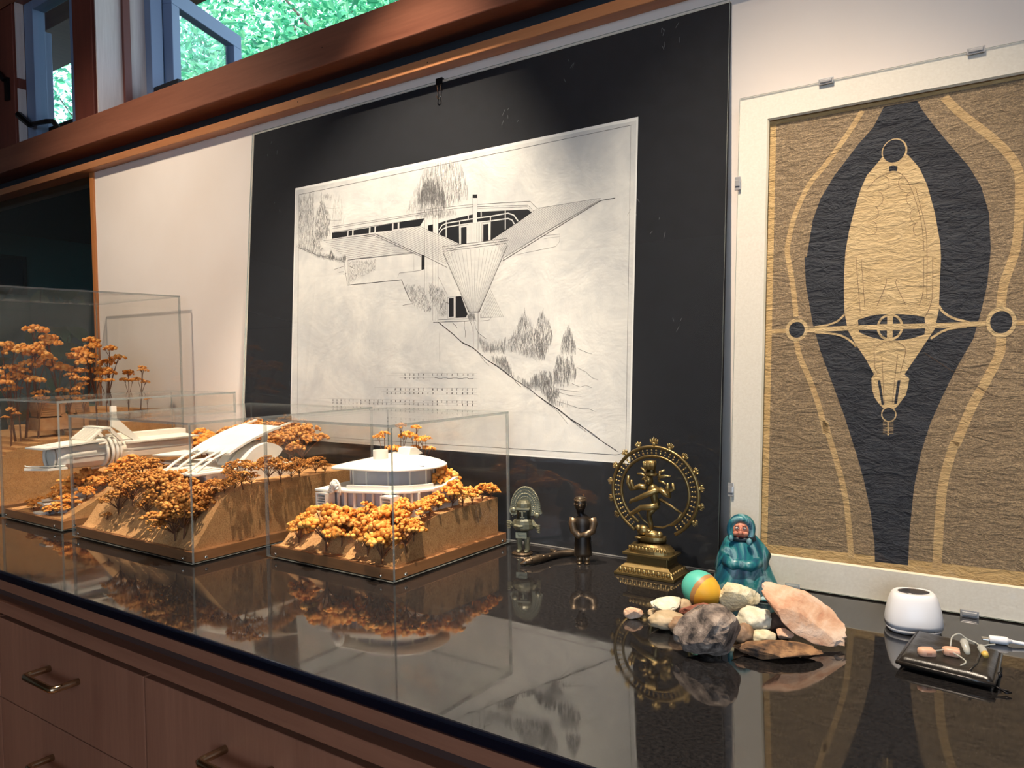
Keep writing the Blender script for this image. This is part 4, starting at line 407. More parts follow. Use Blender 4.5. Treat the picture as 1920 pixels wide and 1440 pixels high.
PAINT={"river":[[-0.2078,0.6899],[-0.2214,0.6628],[-0.2394,0.6438],[-0.2721,0.6019],[-0.2909,0.5704],[-0.3012,0.5397],[-0.3089,0.4855],[-0.312,0.4858],[-0.3092,0.4446],[-0.2984,0.3872],[-0.287,0.3465],[-0.267,0.2926],[-0.2513,0.2496],[-0.2348,0.1977],[-0.2372,0.207],[-0.2252,0.1636],[-0.2152,0.1186],[-0.2099,0.0756],[-0.2091,0.053],[-0.1678,0.0536],[-0.1664,0.1005],[-0.162,0.159],[-0.154,0.2079],[-0.1441,0.2412],[-0.1526,0.2139],[-0.1432,0.2477],[-0.129,0.285],[-0.1119,0.3254],[-0.0949,0.3597],[-0.0861,0.3974],[-0.0803,0.4296],[-0.0773,0.4655],[-0.0767,0.4776],[-0.0794,0.5245],[-0.0885,0.5603],[-0.1029,0.5892],[-0.1268,0.6243],[-0.1456,0.653],[-0.16,0.6771],[-0.1659,0.6901]],"hull":[[-0.1929,0.6227],[-0.1763,0.6167],[-0.1617,0.5962],[-0.1519,0.5713],[-0.1421,0.532],[-0.135,0.4893],[-0.1339,0.4704],[-0.1347,0.4425],[-0.1354,0.3997],[-0.14,0.3739],[-0.1529,0.3518],[-0.166,0.3295],[-0.1759,0.3126],[-0.1699,0.3069],[-0.1714,0.2956],[-0.1738,0.2843],[-0.1839,0.2689],[-0.1949,0.2587],[-0.2065,0.2703],[-0.2129,0.2798],[-0.2166,0.2913],[-0.2177,0.3067],[-0.2143,0.3125],[-0.2254,0.3339],[-0.2403,0.3575],[-0.2498,0.3755],[-0.2549,0.4014],[-0.2563,0.4312],[-0.2564,0.4571],[-0.2551,0.4888],[-0.2507,0.5183],[-0.2439,0.5487],[-0.2362,0.5766],[-0.2284,0.5954],[-0.2165,0.609],[-0.2086,0.6187]],"oval":[[-0.2368,0.3898],[-0.221,0.395],[-0.2068,0.3967],[-0.1841,0.3959],[-0.1669,0.394],[-0.1526,0.3908],[-0.1513,0.378],[-0.1523,0.3668],[-0.1682,0.3616],[-0.1852,0.3592],[-0.2044,0.3606],[-0.2205,0.3653],[-0.2347,0.3721]],"slots":[[[-0.2097,0.3039],[-0.2062,0.3048],[-0.2009,0.2704],[-0.2039,0.27]],[[-0.1844,0.3044],[-0.1806,0.305],[-0.1848,0.2717],[-0.1882,0.2717]],[[-0.1999,0.6042],[-0.1946,0.6045],[-0.189,0.6026],[-0.1895,0.5955],[-0.1944,0.5969],[-0.1993,0.5965]]],"roads":[[0.0075,[[-0.2361,0.69],[-0.2522,0.6639],[-0.2832,0.6217],[-0.3088,0.5911],[-0.3279,0.5474],[-0.3362,0.5088],[-0.3373,0.5004],[-0.336,0.4878],[-0.3281,0.4459],[-0.3222,0.3983]]],[0.0078,[[-0.3215,0.3634],[-0.316,0.3388],[-0.3017,0.3063],[-0.2874,0.2663],[-0.2771,0.2268],[-0.2785,0.244],[-0.2721,0.2215],[-0.2597,0.1812],[-0.2493,0.1394],[-0.2439,0.0995],[-0.2398,0.0537]]],[0.0105,[[-0.1331,0.6887],[-0.1146,0.664],[-0.0824,0.629],[-0.0615,0.603],[-0.0495,0.5809],[-0.046,0.5604],[-0.0463,0.5106],[-0.05,0.4711],[-0.062,0.4284],[-0.0646,0.3964]]],[0.0112,[[-0.0643,0.3643],[-0.0655,0.3394],[-0.0803,0.3037],[-0.0954,0.2711],[-0.1122,0.2234],[-0.1152,0.2196],[-0.1263,0.1734],[-0.1307,0.1237],[-0.1331,0.0551]]],[0.0068,[[-0.304,0.3776],[-0.2388,0.3787],[-0.1516,0.3784],[-0.0812,0.3788]]],[0.006,[[-0.3593,0.3769],[-0.3358,0.3776]]],[0.0065,[[-0.048,0.3788],[-0.037,0.3786]]]],"rails":[[0.0028,[[-0.2953,0.3816],[-0.2762,0.3843],[-0.2631,0.3898],[-0.2548,0.3984]]],[0.0028,[[-0.2952,0.3739],[-0.2646,0.37],[-0.2477,0.3616],[-0.2384,0.3516]]],[0.003,[[-0.1355,0.4053],[-0.1305,0.3967],[-0.119,0.3879],[-0.0999,0.3813]]],[0.003,[[-0.1447,0.361],[-0.1317,0.3699],[-0.1189,0.3741],[-0.103,0.3754]]],[0.0062,[[-0.1953,0.3964],[-0.1948,0.3594]]],[0.0018,[[-0.1953,0.2486],[-0.195,0.2283]]],[0.0006,[[-0.2017,0.2465],[-0.1953,0.2477],[-0.1887,0.2474]]],[0.0006,[[-0.2017,0.2444],[-0.1953,0.2456],[-0.1887,0.2453]]],[0.0006,[[-0.2017,0.2423],[-0.1952,0.2435],[-0.1886,0.2432]]],[0.0006,[[-0.2016,0.2402],[-0.1952,0.2414],[-0.1886,0.2411]]],[0.0006,[[-0.2016,0.2381],[-0.1952,0.2393],[-0.1886,0.239]]],[0.0006,[[-0.2016,0.236],[-0.1951,0.2372],[-0.1885,0.2369]]],[0.0006,[[-0.2015,0.2339],[-0.1951,0.2351],[-0.1885,0.2348]]],[0.0006,[[-0.2015,0.2318],[-0.1951,0.233],[-0.1885,0.2328]]],[0.0006,[[-0.2015,0.2297],[-0.195,0.2309],[-0.1884,0.2307]]]],"round":[[[-0.3208,0.3784,0.0162,0.0168],[-0.3208,0.3784,0.0113,0.0117]],[[-0.0642,0.3803,0.0168,0.0199],[-0.0642,0.3803,0.0122,0.0144]],[[-0.1951,0.3782,0.0168,0.0186],[-0.1951,0.3782,0.0139,0.0154]],[[-0.1933,0.6239,0.0164,0.0183],[-0.1937,0.6246,0.0144,0.0162]],[[-0.1946,0.2572,0.0097,0.0106],[-0.1946,0.2572,0.0082,0.0089]]],"lines":[[0.0005,[[-0.2406,0.4796],[-0.2377,0.4439],[-0.2337,0.4005]]],[0.0005,[[-0.2341,0.479],[-0.2297,0.4296],[-0.2281,0.409]]],[0.0005,[[-0.1546,0.4722],[-0.1548,0.4251],[-0.1595,0.4065]]],[0.0005,[[-0.1504,0.4718],[-0.1501,0.4154]]],[0.0005,[[-0.1438,0.4712],[-0.1438,0.4151],[-0.1518,0.3911]]],[0.0005,[[-0.2123,0.4082],[-0.2012,0.4376],[-0.2014,0.4472]]],[0.0005,[[-0.1757,0.4083],[-0.1881,0.4367],[-0.1866,0.4462]]],[0.0005,[[-0.2049,0.3375],[-0.2004,0.2723]]],[0.0005,[[-0.1849,0.3392],[-0.1905,0.2726]]],[0.0005,[[-0.215,0.357],[-0.2136,0.3241],[-0.209,0.3125]]],[0.0005,[[-0.2131,0.3502],[-0.1974,0.3585],[-0.1756,0.3495],[-0.1811,0.3144]]],[0.0003,[[-0.2253,0.3319],[-0.2022,0.3317]]],[0.0005,[[-0.228,0.5754],[-0.2122,0.5908],[-0.1885,0.5938],[-0.1727,0.5721],[-0.1587,0.5234],[-0.1544,0.4806]]],[0.0005,[[-0.166,0.569],[-0.153,0.5122],[-0.1505,0.4718]]],[0.0006,[[-0.1528,0.3425],[-0.1149,0.3145],[-0.071,0.2842]]],[0.0004,[[-0.1818,0.5873],[-0.184,0.5864],[-0.1858,0.5845],[-0.187,0.5818],[-0.1873,0.5785],[-0.1869,0.5751],[-0.1856,0.572],[-0.1838,0.5696],[-0.1815,0.5681]]],[0.0004,[[-0.1719,0.5644],[-0.174,0.5635],[-0.1758,0.5616],[-0.1769,0.5588],[-0.1773,0.5556],[-0.1768,0.5522],[-0.1756,0.5491],[-0.1738,0.5467],[-0.1716,0.5453]]],[0.0004,[[-0.1667,0.5402],[-0.1689,0.5393],[-0.1707,0.5374],[-0.1718,0.5346],[-0.1722,0.5313],[-0.1717,0.528],[-0.1705,0.525],[-0.1687,0.5226],[-0.1665,0.5212]]],[0.0004,[[-0.1627,0.5205],[-0.1648,0.5196],[-0.1666,0.5177],[-0.1677,0.5149],[-0.168,0.5117],[-0.1676,0.5083],[-0.1664,0.5053],[-0.1646,0.503],[-0.1624,0.5016]]],[0.0004,[[-0.205,0.5907],[-0.2027,0.5892],[-0.2008,0.5867],[-0.1996,0.5836],[-0.1991,0.5802],[-0.1995,0.5769],[-0.2006,0.5741],[-0.2024,0.5721],[-0.2047,0.5713]]],[0.0004,[[-0.2126,0.5699],[-0.2103,0.5684],[-0.2084,0.566],[-0.2072,0.5628],[-0.2067,0.5594],[-0.207,0.5561],[-0.2082,0.5533],[-0.21,0.5513],[-0.2123,0.5504]]],[0.0004,[[-0.2183,0.5509],[-0.216,0.5494],[-0.2141,0.547],[-0.2128,0.5439],[-0.2123,0.5405],[-0.2127,0.5371],[-0.2139,0.5343],[-0.2157,0.5323],[-0.218,0.5314]]],[0.0004,[[-0.22,0.5292],[-0.2177,0.5277],[-0.2157,0.5253],[-0.2145,0.5222],[-0.214,0.5188],[-0.2144,0.5154],[-0.2155,0.5126],[-0.2174,0.5106],[-0.2197,0.5097]]]]}
TREES_C=[[-1.073,-0.377,0.926,0.044],[-1.025,-0.39,0.918,0.067],[-0.999,-0.381,0.922,0.076],[-0.976,-0.368,0.935,0.066],[-1.029,-0.365,0.938,0.064],[-0.971,-0.355,0.948,0.045],[-1.071,-0.361,0.942,0.037],[-0.905,-0.377,0.926,0.06],[-0.865,-0.388,0.919,0.071],[-0.844,-0.374,0.929,0.062],[-0.838,-0.36,0.943,0.05],[-0.905,-0.356,0.947,0.052],[-0.884,-0.344,0.956,0.052],[-0.855,-0.341,0.959,0.043],[-0.838,-0.343,0.957,0.036],[-0.944,-0.338,0.961,0.04],[-0.914,-0.328,0.967,0.04],[-0.851,-0.309,0.977,0.039],[-0.851,-0.288,0.982,0.037],[-0.858,-0.258,0.984,0.034],[-0.851,-0.23,0.984,0.05],[-0.845,-0.208,0.985,0.037],[-0.842,-0.185,0.985,0.034],[-0.847,-0.151,0.985,0.033],[-0.848,-0.123,0.986,0.029],[-0.894,-0.192,0.985,0.059],[-0.904,-0.366,0.937,0.052],[-0.942,-0.37,0.933,0.048],[-0.883,-0.323,0.97,0.042],[-1.004,-0.355,0.948,0.05]]
TREES_B=[[-1.484,-0.472,0.95,0.064],[-1.457,-0.459,0.968,0.077],[-1.417,-0.441,0.992,0.056],[-1.499,-0.446,0.986,0.063],[-1.482,-0.426,1.005,0.058],[-1.373,-0.452,0.978,0.08],[-1.324,-0.461,0.965,0.092],[-1.247,-0.484,0.935,0.098],[-1.267,-0.488,0.929,0.079],[-1.319,-0.477,0.944,0.072],[-1.275,-0.458,0.97,0.081],[-1.244,-0.45,0.981,0.057],[-1.323,-0.439,0.995,0.054],[-1.456,-0.413,1.011,0.052],[-1.229,-0.432,1.001,0.04],[-1.215,-0.424,1.007,0.034],[-1.203,-0.41,1.012,0.034],[-1.203,-0.393,1.016,0.06],[-1.203,-0.374,1.016,0.031],[-1.203,-0.336,1.017,0.062],[-1.203,-0.31,1.017,0.052],[-1.203,-0.285,1.016,0.037],[-1.204,-0.264,1.016,0.043],[-1.213,-0.216,1.015,0.043],[-1.395,-0.466,0.958,0.04],[-1.288,-0.468,0.956,0.076],[-1.239,-0.467,0.956,0.056],[-1.373,-0.439,0.996,0.06],[-1.511,-0.481,0.938,0.021],[-1.264,-0.378,1.016,0.03],[-1.215,-0.19,1.015,0.028]]
# ================================================================== pictures leaning on the wall
varied('black_mat', srgb(15, 18, 26), srgb(21, 24, 32), 40, 0.85, bump=0.05, bscale=400)
plain('foam_edge', srgb(206, 200, 186), 0.7)
def paper_mat(name, c1, c2, bump):
    t = NT(name); t.set(Roughness=0.85); v = t.co((1, 1, 1)); a = t.noise(v, 9, 6, 0.62, 0.6); b_ = t.noise(v, 30, 5, 0.6, 0.4)
    t.color(t.ramp(t.math('ADD', t.math('MULTIPLY', a, 0.7), t.math('MULTIPLY', b_, 0.3)), [(0.40, c1), (0.60, c2)])); t.bump(t.math('ADD', a, t.math('MULTIPLY', b_, 0.35)), bump, 0.004); return t.m
paper_mat('vellum', srgb(203, 202, 201), srgb(224, 221, 216), 0.55)
plain('mount_white', srgb(236, 234, 230), 0.7)
plain('ink', srgb(44, 38, 36), 0.7); plain('pencil', srgb(134, 132, 132), 0.8); plain('ink_fill', srgb(24, 26, 32), 0.6)
th1 = atan(0.0748)
BX, BW, BH = -1.6585, 1.2197, 0.9095
pb = thing('presentation_board', 'large black mounting board with an inked house elevation under clear acrylic', 'artwork', (BX, -0.0798, CT + 0.0004), (pi / 2 - th1, 0, 0))
place('backing_board', B().box(0.004, BW, 0.0, BH - 0.002, -0.009, -0.0035), ['black_mat'], pb)
place('board_edge', B().box(0.0, 0.0039, 0.0, BH - 0.002, -0.0095, -0.003).box(0.0, BW, BH - 0.0019, BH, -0.0095, -0.003), 'foam_edge', pb)
plain('lit_edge_grey', srgb(128, 126, 122), 0.5)
place('lit_edge_strip', B().box(0.0, BW, 0.0, 0.0018, 0.0002, 0.0016), 'lit_edge_grey', pb)  # strip added to paint the lit lower edge of the cover sheet
b = B(); b.box(-0.0005, BW, 0.0, BH + 0.002, -0.0026, 0.0)
gp = place('cover_sheet', b, ['picture_glass', 'glass_edge'], pb)
for p in gp.data.polygons:
    if abs(p.normal.z) < 0.5: p.material_index = 1
U = lambda q: (q[0] - BX, q[1])
# vellum sheet with a slightly wavy upper edge on a white mount
bl, br, tr, tl = U((-1.4655 - 0.004, 0.1600)), U((-0.5989, 0.1615)), U((-0.5997, 0.7494)), U((-1.4875, 0.7479))
bl = (tl[0] + 0.012, bl[1])
place('mount', B().poly([(bl[0] - 0.003, bl[1] - 0.003), (br[0] + 0.003, br[1] - 0.003), (tr[0] + 0.003, tr[1] + 0.003), (tl[0] - 0.003, tl[1] + 0.003)], -0.0034), 'mount_white', pb)
top = []
for i in range(61):
    t = i / 60; top.append((tr[0] + (tl[0] - tr[0]) * t, tr[1] + (tl[1] - tr[1]) * t - 0.0025 - 0.002 * noise.noise(Vector((t * 23, 0, 3)))))
sheet = place('drawing_sheet', B().poly([bl, br] + top, -0.0033), 'vellum', pb)
def ribbons(lines, z, extra=()):
    q = B()
    for w_, pts in lines: q.quadstrip([U(p) for p in pts], w_, z)
    return q
place('linework', ribbons(SHEET['ink'], -0.00312), 'ink', sheet)
q = B()
for pg in SHEET['dark']: q.poly([U(p) for p in pg], -0.00325)
for pg in SHEET['cap']: q.poly([U(p) for p in pg], -0.00302)
place('window_fill', q, 'ink_fill', sheet)
q = B()
for pg in SHEET['paper']:
    if pg[0] == 'l': q.quadstrip([U(p) for p in pg[2]], pg[1], -0.00316)
    else: q.poly([U(p) for p in pg], -0.00318)
place('left_blank', q, 'vellum', sheet)
def in_poly(p, poly):
    r = False; j = len(poly) - 1
    for i in range(len(poly)):
        (x1, y1), (x2, y2) = poly[i], poly[j]
        if (y1 > p[1]) != (y2 > p[1]) and p[0] < (x2 - x1) * (p[1] - y1) / (y2 - y1) + x1: r = not r
        j = i
    return r
hl = list(SHEET['pencil']); rh = random.Random(3)
for n_, ln, w_, sl, pg in SHEET['hatch']:
    xa, xb = min(p[0] for p in pg), max(p[0] for p in pg); ya, yb = min(p[1] for p in pg), max(p[1] for p in pg); k = tr_ = 0
    while k < n_ * 4.0 and tr_ < n_ * 60:
        tr_ += 1; p = (rh.uniform(xa, xb), rh.uniform(ya, yb))
        if not in_poly(p, pg): continue
        l_ = ln * rh.uniform(0.6, 1.5); sx = sl * rh.uniform(-1, 1); hl.append((w_ * rh.uniform(0.4, 0.9), [(p[0] - l_ * sx, p[1] + l_ / 2), (p[0] + l_ * sx, p[1] - l_ / 2)])); k += 1
ho = place('pencil_hatching', ribbons(hl, -0.00308), 'pencil', sheet); ho['kind'] = 'stuff'
# lettering: plain draughtsman's capitals
GL = {'A': '00 12 24,03a 21b', 'B': '00 04 14 23 12 02,12 21 10 00', 'C': '23 14 03 01 10 21', 'D': '00 04 14 23 21 10 00', 'E': '20 00 04 24,02 12', 'G': '23 14 03 01 10 21 22 12', 'H': '00 04,20 24,02 22',
      'I': '10 14', 'L': '04 00 20', 'M': '00 04 12 24 20', 'N': '00 04 20 24', 'O': '01 03 14 23 21 10 01', 'P': '00 04 14 23 12 02', 'R': '00 04 14 23 12 02,12 20', 'S': '23 14 03 02 22 21 10 01',
      'T': '10 14,04 24', 'U': '04 01 10 21 24', 'V': '04 10 24', 'Y': '04 12 24,12 10', 'Z': '04 24 00 20', '-': '02 22', '1': '10 14', '7': '04 24 10', '8': '10 01 12 03 14 23 12 21 10', '9': '10 21 23 14 03 12 22'}
GL['A'] = '00 14 20,02 22'
q = B()
for ch, x, y, h in SHEET['letters']:
    for st in GL[ch].split(','):
        pts = [(x + (int(c[0]) - 1) * h * 0.26, y + int(c[1]) * h / 4) for c in st.split()]
        q.quadstrip([U(p) for p in pts], 0.0008, -0.00305)
place('lettering', q, 'ink', sheet)
# scuffs on the acrylic are part of the board's wear
plain('scuff', srgb(120, 120, 122), 0.6)
q = B(); rs = random.Random(8)
for x, y, k in ((0.79, 0.80, 5), (0.93, 0.86, 4), (1.12, 0.87, 7), (1.10, 0.55, 3), (1.15, 0.40, 3), (0.08, 0.86, 3), (0.10, 0.72, 2), (1.05, 0.60, 3)):
    for _ in range(k):
        a = rs.uniform(0.8, 2.2); l_ = rs.uniform(0.003, 0.012); px, py = x + rs.uniform(-.02, .02), y + rs.uniform(-.02, .02)
        q.quadstrip([(px, py), (px + l_ * cos(a), py + l_ * sin(a))], 0.0005, 0.00006)
place('scuff_marks', q, 'scuff', pb)

# binder clip on the upper edge
bc = thing('binder_clip', 'small black binder clip with wire loop on the board top edge', 'clip', (-1.0449, -0.0118, 1.8085), (pi / 2 - th1, 0, 0))
place('clip_body', B().prism([(-0.0030, 0.0045), (0.0040, 0.0045), (0.0022, -0.010), (0.0014, -0.010), (0.0014, 0.0025), (-0.0030, 0.0025)], lambda z, y: Vector((-0.0085, y, z)), lambda z, y: Vector((0.0085, y, z))), 'black_iron', bc)
place('wire_loop', B().tube([(-0.005, -0.009, 0.0026), (-0.0034, -0.022, 0.0028), (-0.0030, -0.028, 0.0028), (-0.0048, -0.0325, 0.0028), (-0.003, -0.0365, 0.0028), (0, -0.0378, 0.0028), (0.003, -0.0365, 0.0028), (0.0048, -0.0325, 0.0028), (0.0030, -0.028, 0.0028), (0.0034, -0.022, 0.0028), (0.005, -0.009, 0.0026)], 0.0008, 6), 'chrome', bc, smooth=True)

# ---- matted tissue painting
varied('mat_white', srgb(232, 222, 208), srgb(240, 231, 218), 300, 0.85, bump=0.25, bscale=420, dist=0.0006)
plain('mat_bevel', srgb(248, 238, 214), 0.6)
def tissue(name, c1, c2, fib, fibc, s=1.0):
    t = NT(name); t.set(Roughness=0.7)
    v = t.co((1, 1, 1)); a = t.noise(t.co((1, 2.2, 1), (0, 0, 0.5)), 28, 5, 0.6, 1.2); bb_ = t.noise(t.co((1, 2.6, 1), (0, 0, -0.25)), 70, 4, 0.6, 0.8); g = t.noise(v, 420, 3, 0.7, 1.0)
    c = t.ramp(a, [(0.3, c1), (0.7, c2)]); k = t.ramp(g, [(0.46, (1, 1, 1)), (0.60, (0, 0, 0))])
    if fib: c = t.mix(t.math('MULTIPLY', k, fib), c, fibc)
    t.color(c); t.bump(t.math('ADD', a, t.math('MULTIPLY', bb_, 0.5)), 0.75 * s, 0.006); return t.m
tissue('tissue_ground', srgb(156, 130, 98), srgb(180, 152, 116), 0.6, srgb(82, 68, 56))
tissue('tissue_river', srgb(27, 31, 42), srgb(46, 49, 58), 0.0, None, 1.5)
tissue('tissue_tan', srgb(200, 168, 120), srgb(214, 184, 138), 0.0, None)
tissue('tissue_road', srgb(188, 152, 104), srgb(206, 172, 122), 0.0, None)
tissue('tissue_bare', srgb(196, 158, 102), srgb(210, 174, 120), 0.0, None)
plain('tissue_pencil', srgb(96, 72, 52), 0.8)
th2 = atan(0.08); MX, MW, MH = -0.4110, 0.433, 0.7365
mp_ = thing('matted_painting', 'frameless matted tan tissue painting of a dark river and pale oval ship form', 'artwork', (MX, -0.106, CT + 0.0025), (pi / 2 - th2, 0, 0))
wx0, wx1, wy0, wy1 = 0.0425, 0.391, 0.0415, 0.6980
b = B()
for (x0, x1, y0, y1) in ((0, wx0, 0, MH), (wx1, MW, 0, MH), (wx0, wx1, 0, wy0), (wx0, wx1, wy1, MH)): b.box(x0, x1, y0, y1, -0.006, -0.0026)
place('mat_board', b, 'mat_white', mp_)
e_ = 0.0022; b = B()
for a1, a2, c1, c2 in (((wx0, wy0), (wx1, wy0), (wx1 - e_, wy0 + e_), (wx0 + e_, wy0 + e_)), ((wx0, wy1), (wx0, wy0), (wx0 + e_, wy0 + e_), (wx0 + e_, wy1 - e_)), ((wx1, wy0), (wx1, wy1), (wx1 - e_, wy1 - e_), (wx1 - e_, wy0 + e_)), ((wx1, wy1), (wx0, wy1), (wx0 + e_, wy1 - e_), (wx1 - e_, wy1 - e_))):
    vs = [b.bm.verts.new((*a1, -0.0026)), b.bm.verts.new((*a2, -0.0026)), b.bm.verts.new((*c1, -0.0060)), b.bm.verts.new((*c2, -0.0060))]; b.bm.faces.new(vs)
place('mat_bevel', b, 'mat_bevel', mp_)
place('backing', B().box(0.0, MW, 0.0, MH, -0.020, -0.0125), 'foam_edge', mp_)
gl_ = place('cover_glass', B().box(-0.0005, MW, -0.0005, MH + 0.0005, -0.0022, 0.0), ['picture_glass', 'glass_edge'], mp_)
for p in gl_.data.polygons:
    if abs(p.normal.z) < 0.5: p.material_index = 1
UM = lambda q: (q[0] - MX, q[1] - 0.0025)
# the tissue: a gently rumpled sheet; the painted shapes lie on it
tz = -0.0112
ts = place('tissue_sheet', B().box(wx0 - 0.01, wx1 + 0.01, wy0 - 0.01, wy1 + 0.01, tz - 0.0006, tz), 'tissue_bare', mp_)
place('ground_wash', B().poly([(wx0 + 0.011, wy0 + 0.014), (wx1 - 0.002, wy0 + 0.020), (wx1 - 0.002, wy1 - 0.006), (wx0 + 0.011, wy1 - 0.008)], tz + 0.0001), 'tissue_ground', ts)
def smooth_poly(pts, closed=True, n=4):
    out = []; k = len(pts)
    for i in range(k if closed else k - 1):
        p0_, p1_, p2_, p3_ = (pts[(i - 1) % k], pts[i], pts[(i + 1) % k], pts[(i + 2) % k]) if closed else (pts[max(i - 1, 0)], pts[i], pts[i + 1], pts[min(i + 2, k - 1)])
        for j in range(n):
            t = j / n
            out.append(tuple(0.5 * (2 * p1_[c] + (p2_[c] - p0_[c]) * t + (2 * p0_[c] - 5 * p1_[c] + 4 * p2_[c] - p3_[c]) * t * t + (3 * p1_[c] - p0_[c] - 3 * p2_[c] + p3_[c]) * t ** 3) for c in (0, 1)))
    if not closed: out.append(tuple(pts[-1]))
    return out
P_ = PAINT
place('river', B().poly([UM(p) for p in P_['river']], tz + 0.0002), 'tissue_river', ts)
for w_, pts in P_['roads']: place('road', B().quadstrip(smooth_poly([UM(p) for p in pts], False), w_, tz + 0.0003), 'tissue_road', ts)
place('hull', B().poly([UM(p) for p in P_['hull']], tz + 0.0004), 'tissue_tan', ts)
def ell(c, n=40): return [(c[0] + c[2] * cos(2 * pi * i / n), c[1] + c[3] * sin(2 * pi * i / n)) for i in range(n)]
place('dark_opening', B().poly([UM(p) for p in P_['oval']], tz + 0.0005), 'tissue_river', ts)
for pg in P_['slots']: place('dark_opening', B().poly([UM(p) for p in pg], tz + 0.0005), 'tissue_river', ts)
for w_, pts in P_['rails'] + [P_['roads'][4]]: place('pale_rib', B().quadstrip(smooth_poly([UM(p) for p in pts], False), w_, tz + 0.0006), 'tissue_tan', ts)
for k, (oc, ic) in enumerate(P_['round']):
    ro_ = place('roundel', B().poly([UM(p) for p in ell(oc)], tz + 0.00065), 'tissue_tan', ts)
    if k != 2: place('dark_roundel', B().poly([UM(p) for p in ell(ic)], tz + 0.0007), 'tissue_river', ts)
cc = P_['round'][2][1]                      # the wheel: four dark quadrants between the spokes
for sx in (-1, 1):
    for sy in (-1, 1):
        pts = [(cc[0] + sx * 0.0035, cc[1] + sy * 0.0045)] + [(cc[0] + sx * max(0.0035, cc[2] * cos(a)), cc[1] + sy * max(0.0045, cc[3] * sin(a))) for a in [i * pi / 24 for i in range(2, 11)]]
        place('dark_quadrant', B().poly([UM(p) for p in pts], tz + 0.0007), 'tissue_river', ts)
q = B()
for w_, pts in P_['lines']: q.quadstrip(smooth_poly([UM(p) for p in pts], False), w_, tz + 0.0008)
place('pencil_lines', q, 'tissue_pencil', ts)
plain('clip_plastic', srgb(196, 196, 196), 0.25, 0.55)
def edge_clip(x, y, vert, dark=False):
    c_ = B(); L_, W_, T_ = 0.0105, 0.0045, 0.0016
    sx, sy = (W_, L_) if vert else (L_, W_)
    c_.box(x - sx, x + sx, y - sy, y + sy, 0.0001, T_); c_.box(x - sx * 0.8, x + sx * 0.8, y - sy * 0.45, y + sy * 0.45, T_, T_ + 0.0016)
    return place('edge_clip', c_, 'clip_plastic', mp_, bevel=0.0006)
for x, y, v_ in ((0.1274, MH, 0), (0.3154, MH, 0), (0.0, 0.604, 1), (0.0, 0.133, 1), (0.0946, 0.0012, 0), (0.317, 0.0012, 0)): edge_clip(x, y, v_)
# ================================================================== architectural models in acrylic cases
def cork_mat():
    t = NT('cork'); t.set(Roughness=0.9); v = t.co(); a = t.noise(v, 420, 5, 0.65); g = t.noise(v, 60, 4, 0.5)
    c = t.ramp(a, [(0.30, srgb(120, 76, 40)), (0.48, srgb(196, 146, 92)), (0.70, srgb(222, 178, 124))])
    t.color(t.mix(0.35, c, t.ramp(g, [(0.3, srgb(176, 122, 72)), (0.7, srgb(214, 166, 110))]))); t.bump(a, 0.5, 0.0015)
cork_mat()
varied('model_white', srgb(226, 221, 209), srgb(232, 228, 218), 20, 0.55)
plain('model_glazing', srgb(168, 168, 172), 0.3)
varied('model_brown', srgb(176, 128, 84), srgb(206, 160, 112), 60, 0.6)
wood('base_wood', srgb(102, 68, 46), srgb(168, 118, 76), 'X', 0.4, 150, 22)
wood('base_wood_end', srgb(112, 74, 48), srgb(180, 126, 80), 'Y', 0.4, 150, 22)
plain('foot_black', srgb(12, 12, 12), 0.6)
def yarrow_mat(name, c1, c2, c3):
    t = NT(name); t.set(Roughness=0.85); g = t.n('ShaderNodeNewGeometry'); v = t.co(); a = t.noise(v, 26, 3)
    f = t.math('ADD', t.math('MULTIPLY', g.outputs['Random Per Island'], 0.55), t.math('MULTIPLY', a, 0.45))
    t.color(t.ramp(f, [(0.2, c1), (0.5, c2), (0.8, c3)])); return t.m
yarrow_mat('yarrow_orange', srgb(204, 122, 40), srgb(226, 148, 58), srgb(244, 182, 98))
yarrow_mat('yarrow_brown', srgb(168, 106, 44), srgb(198, 132, 58), srgb(220, 160, 84))
plain('twig', srgb(112, 74, 50), 0.85)

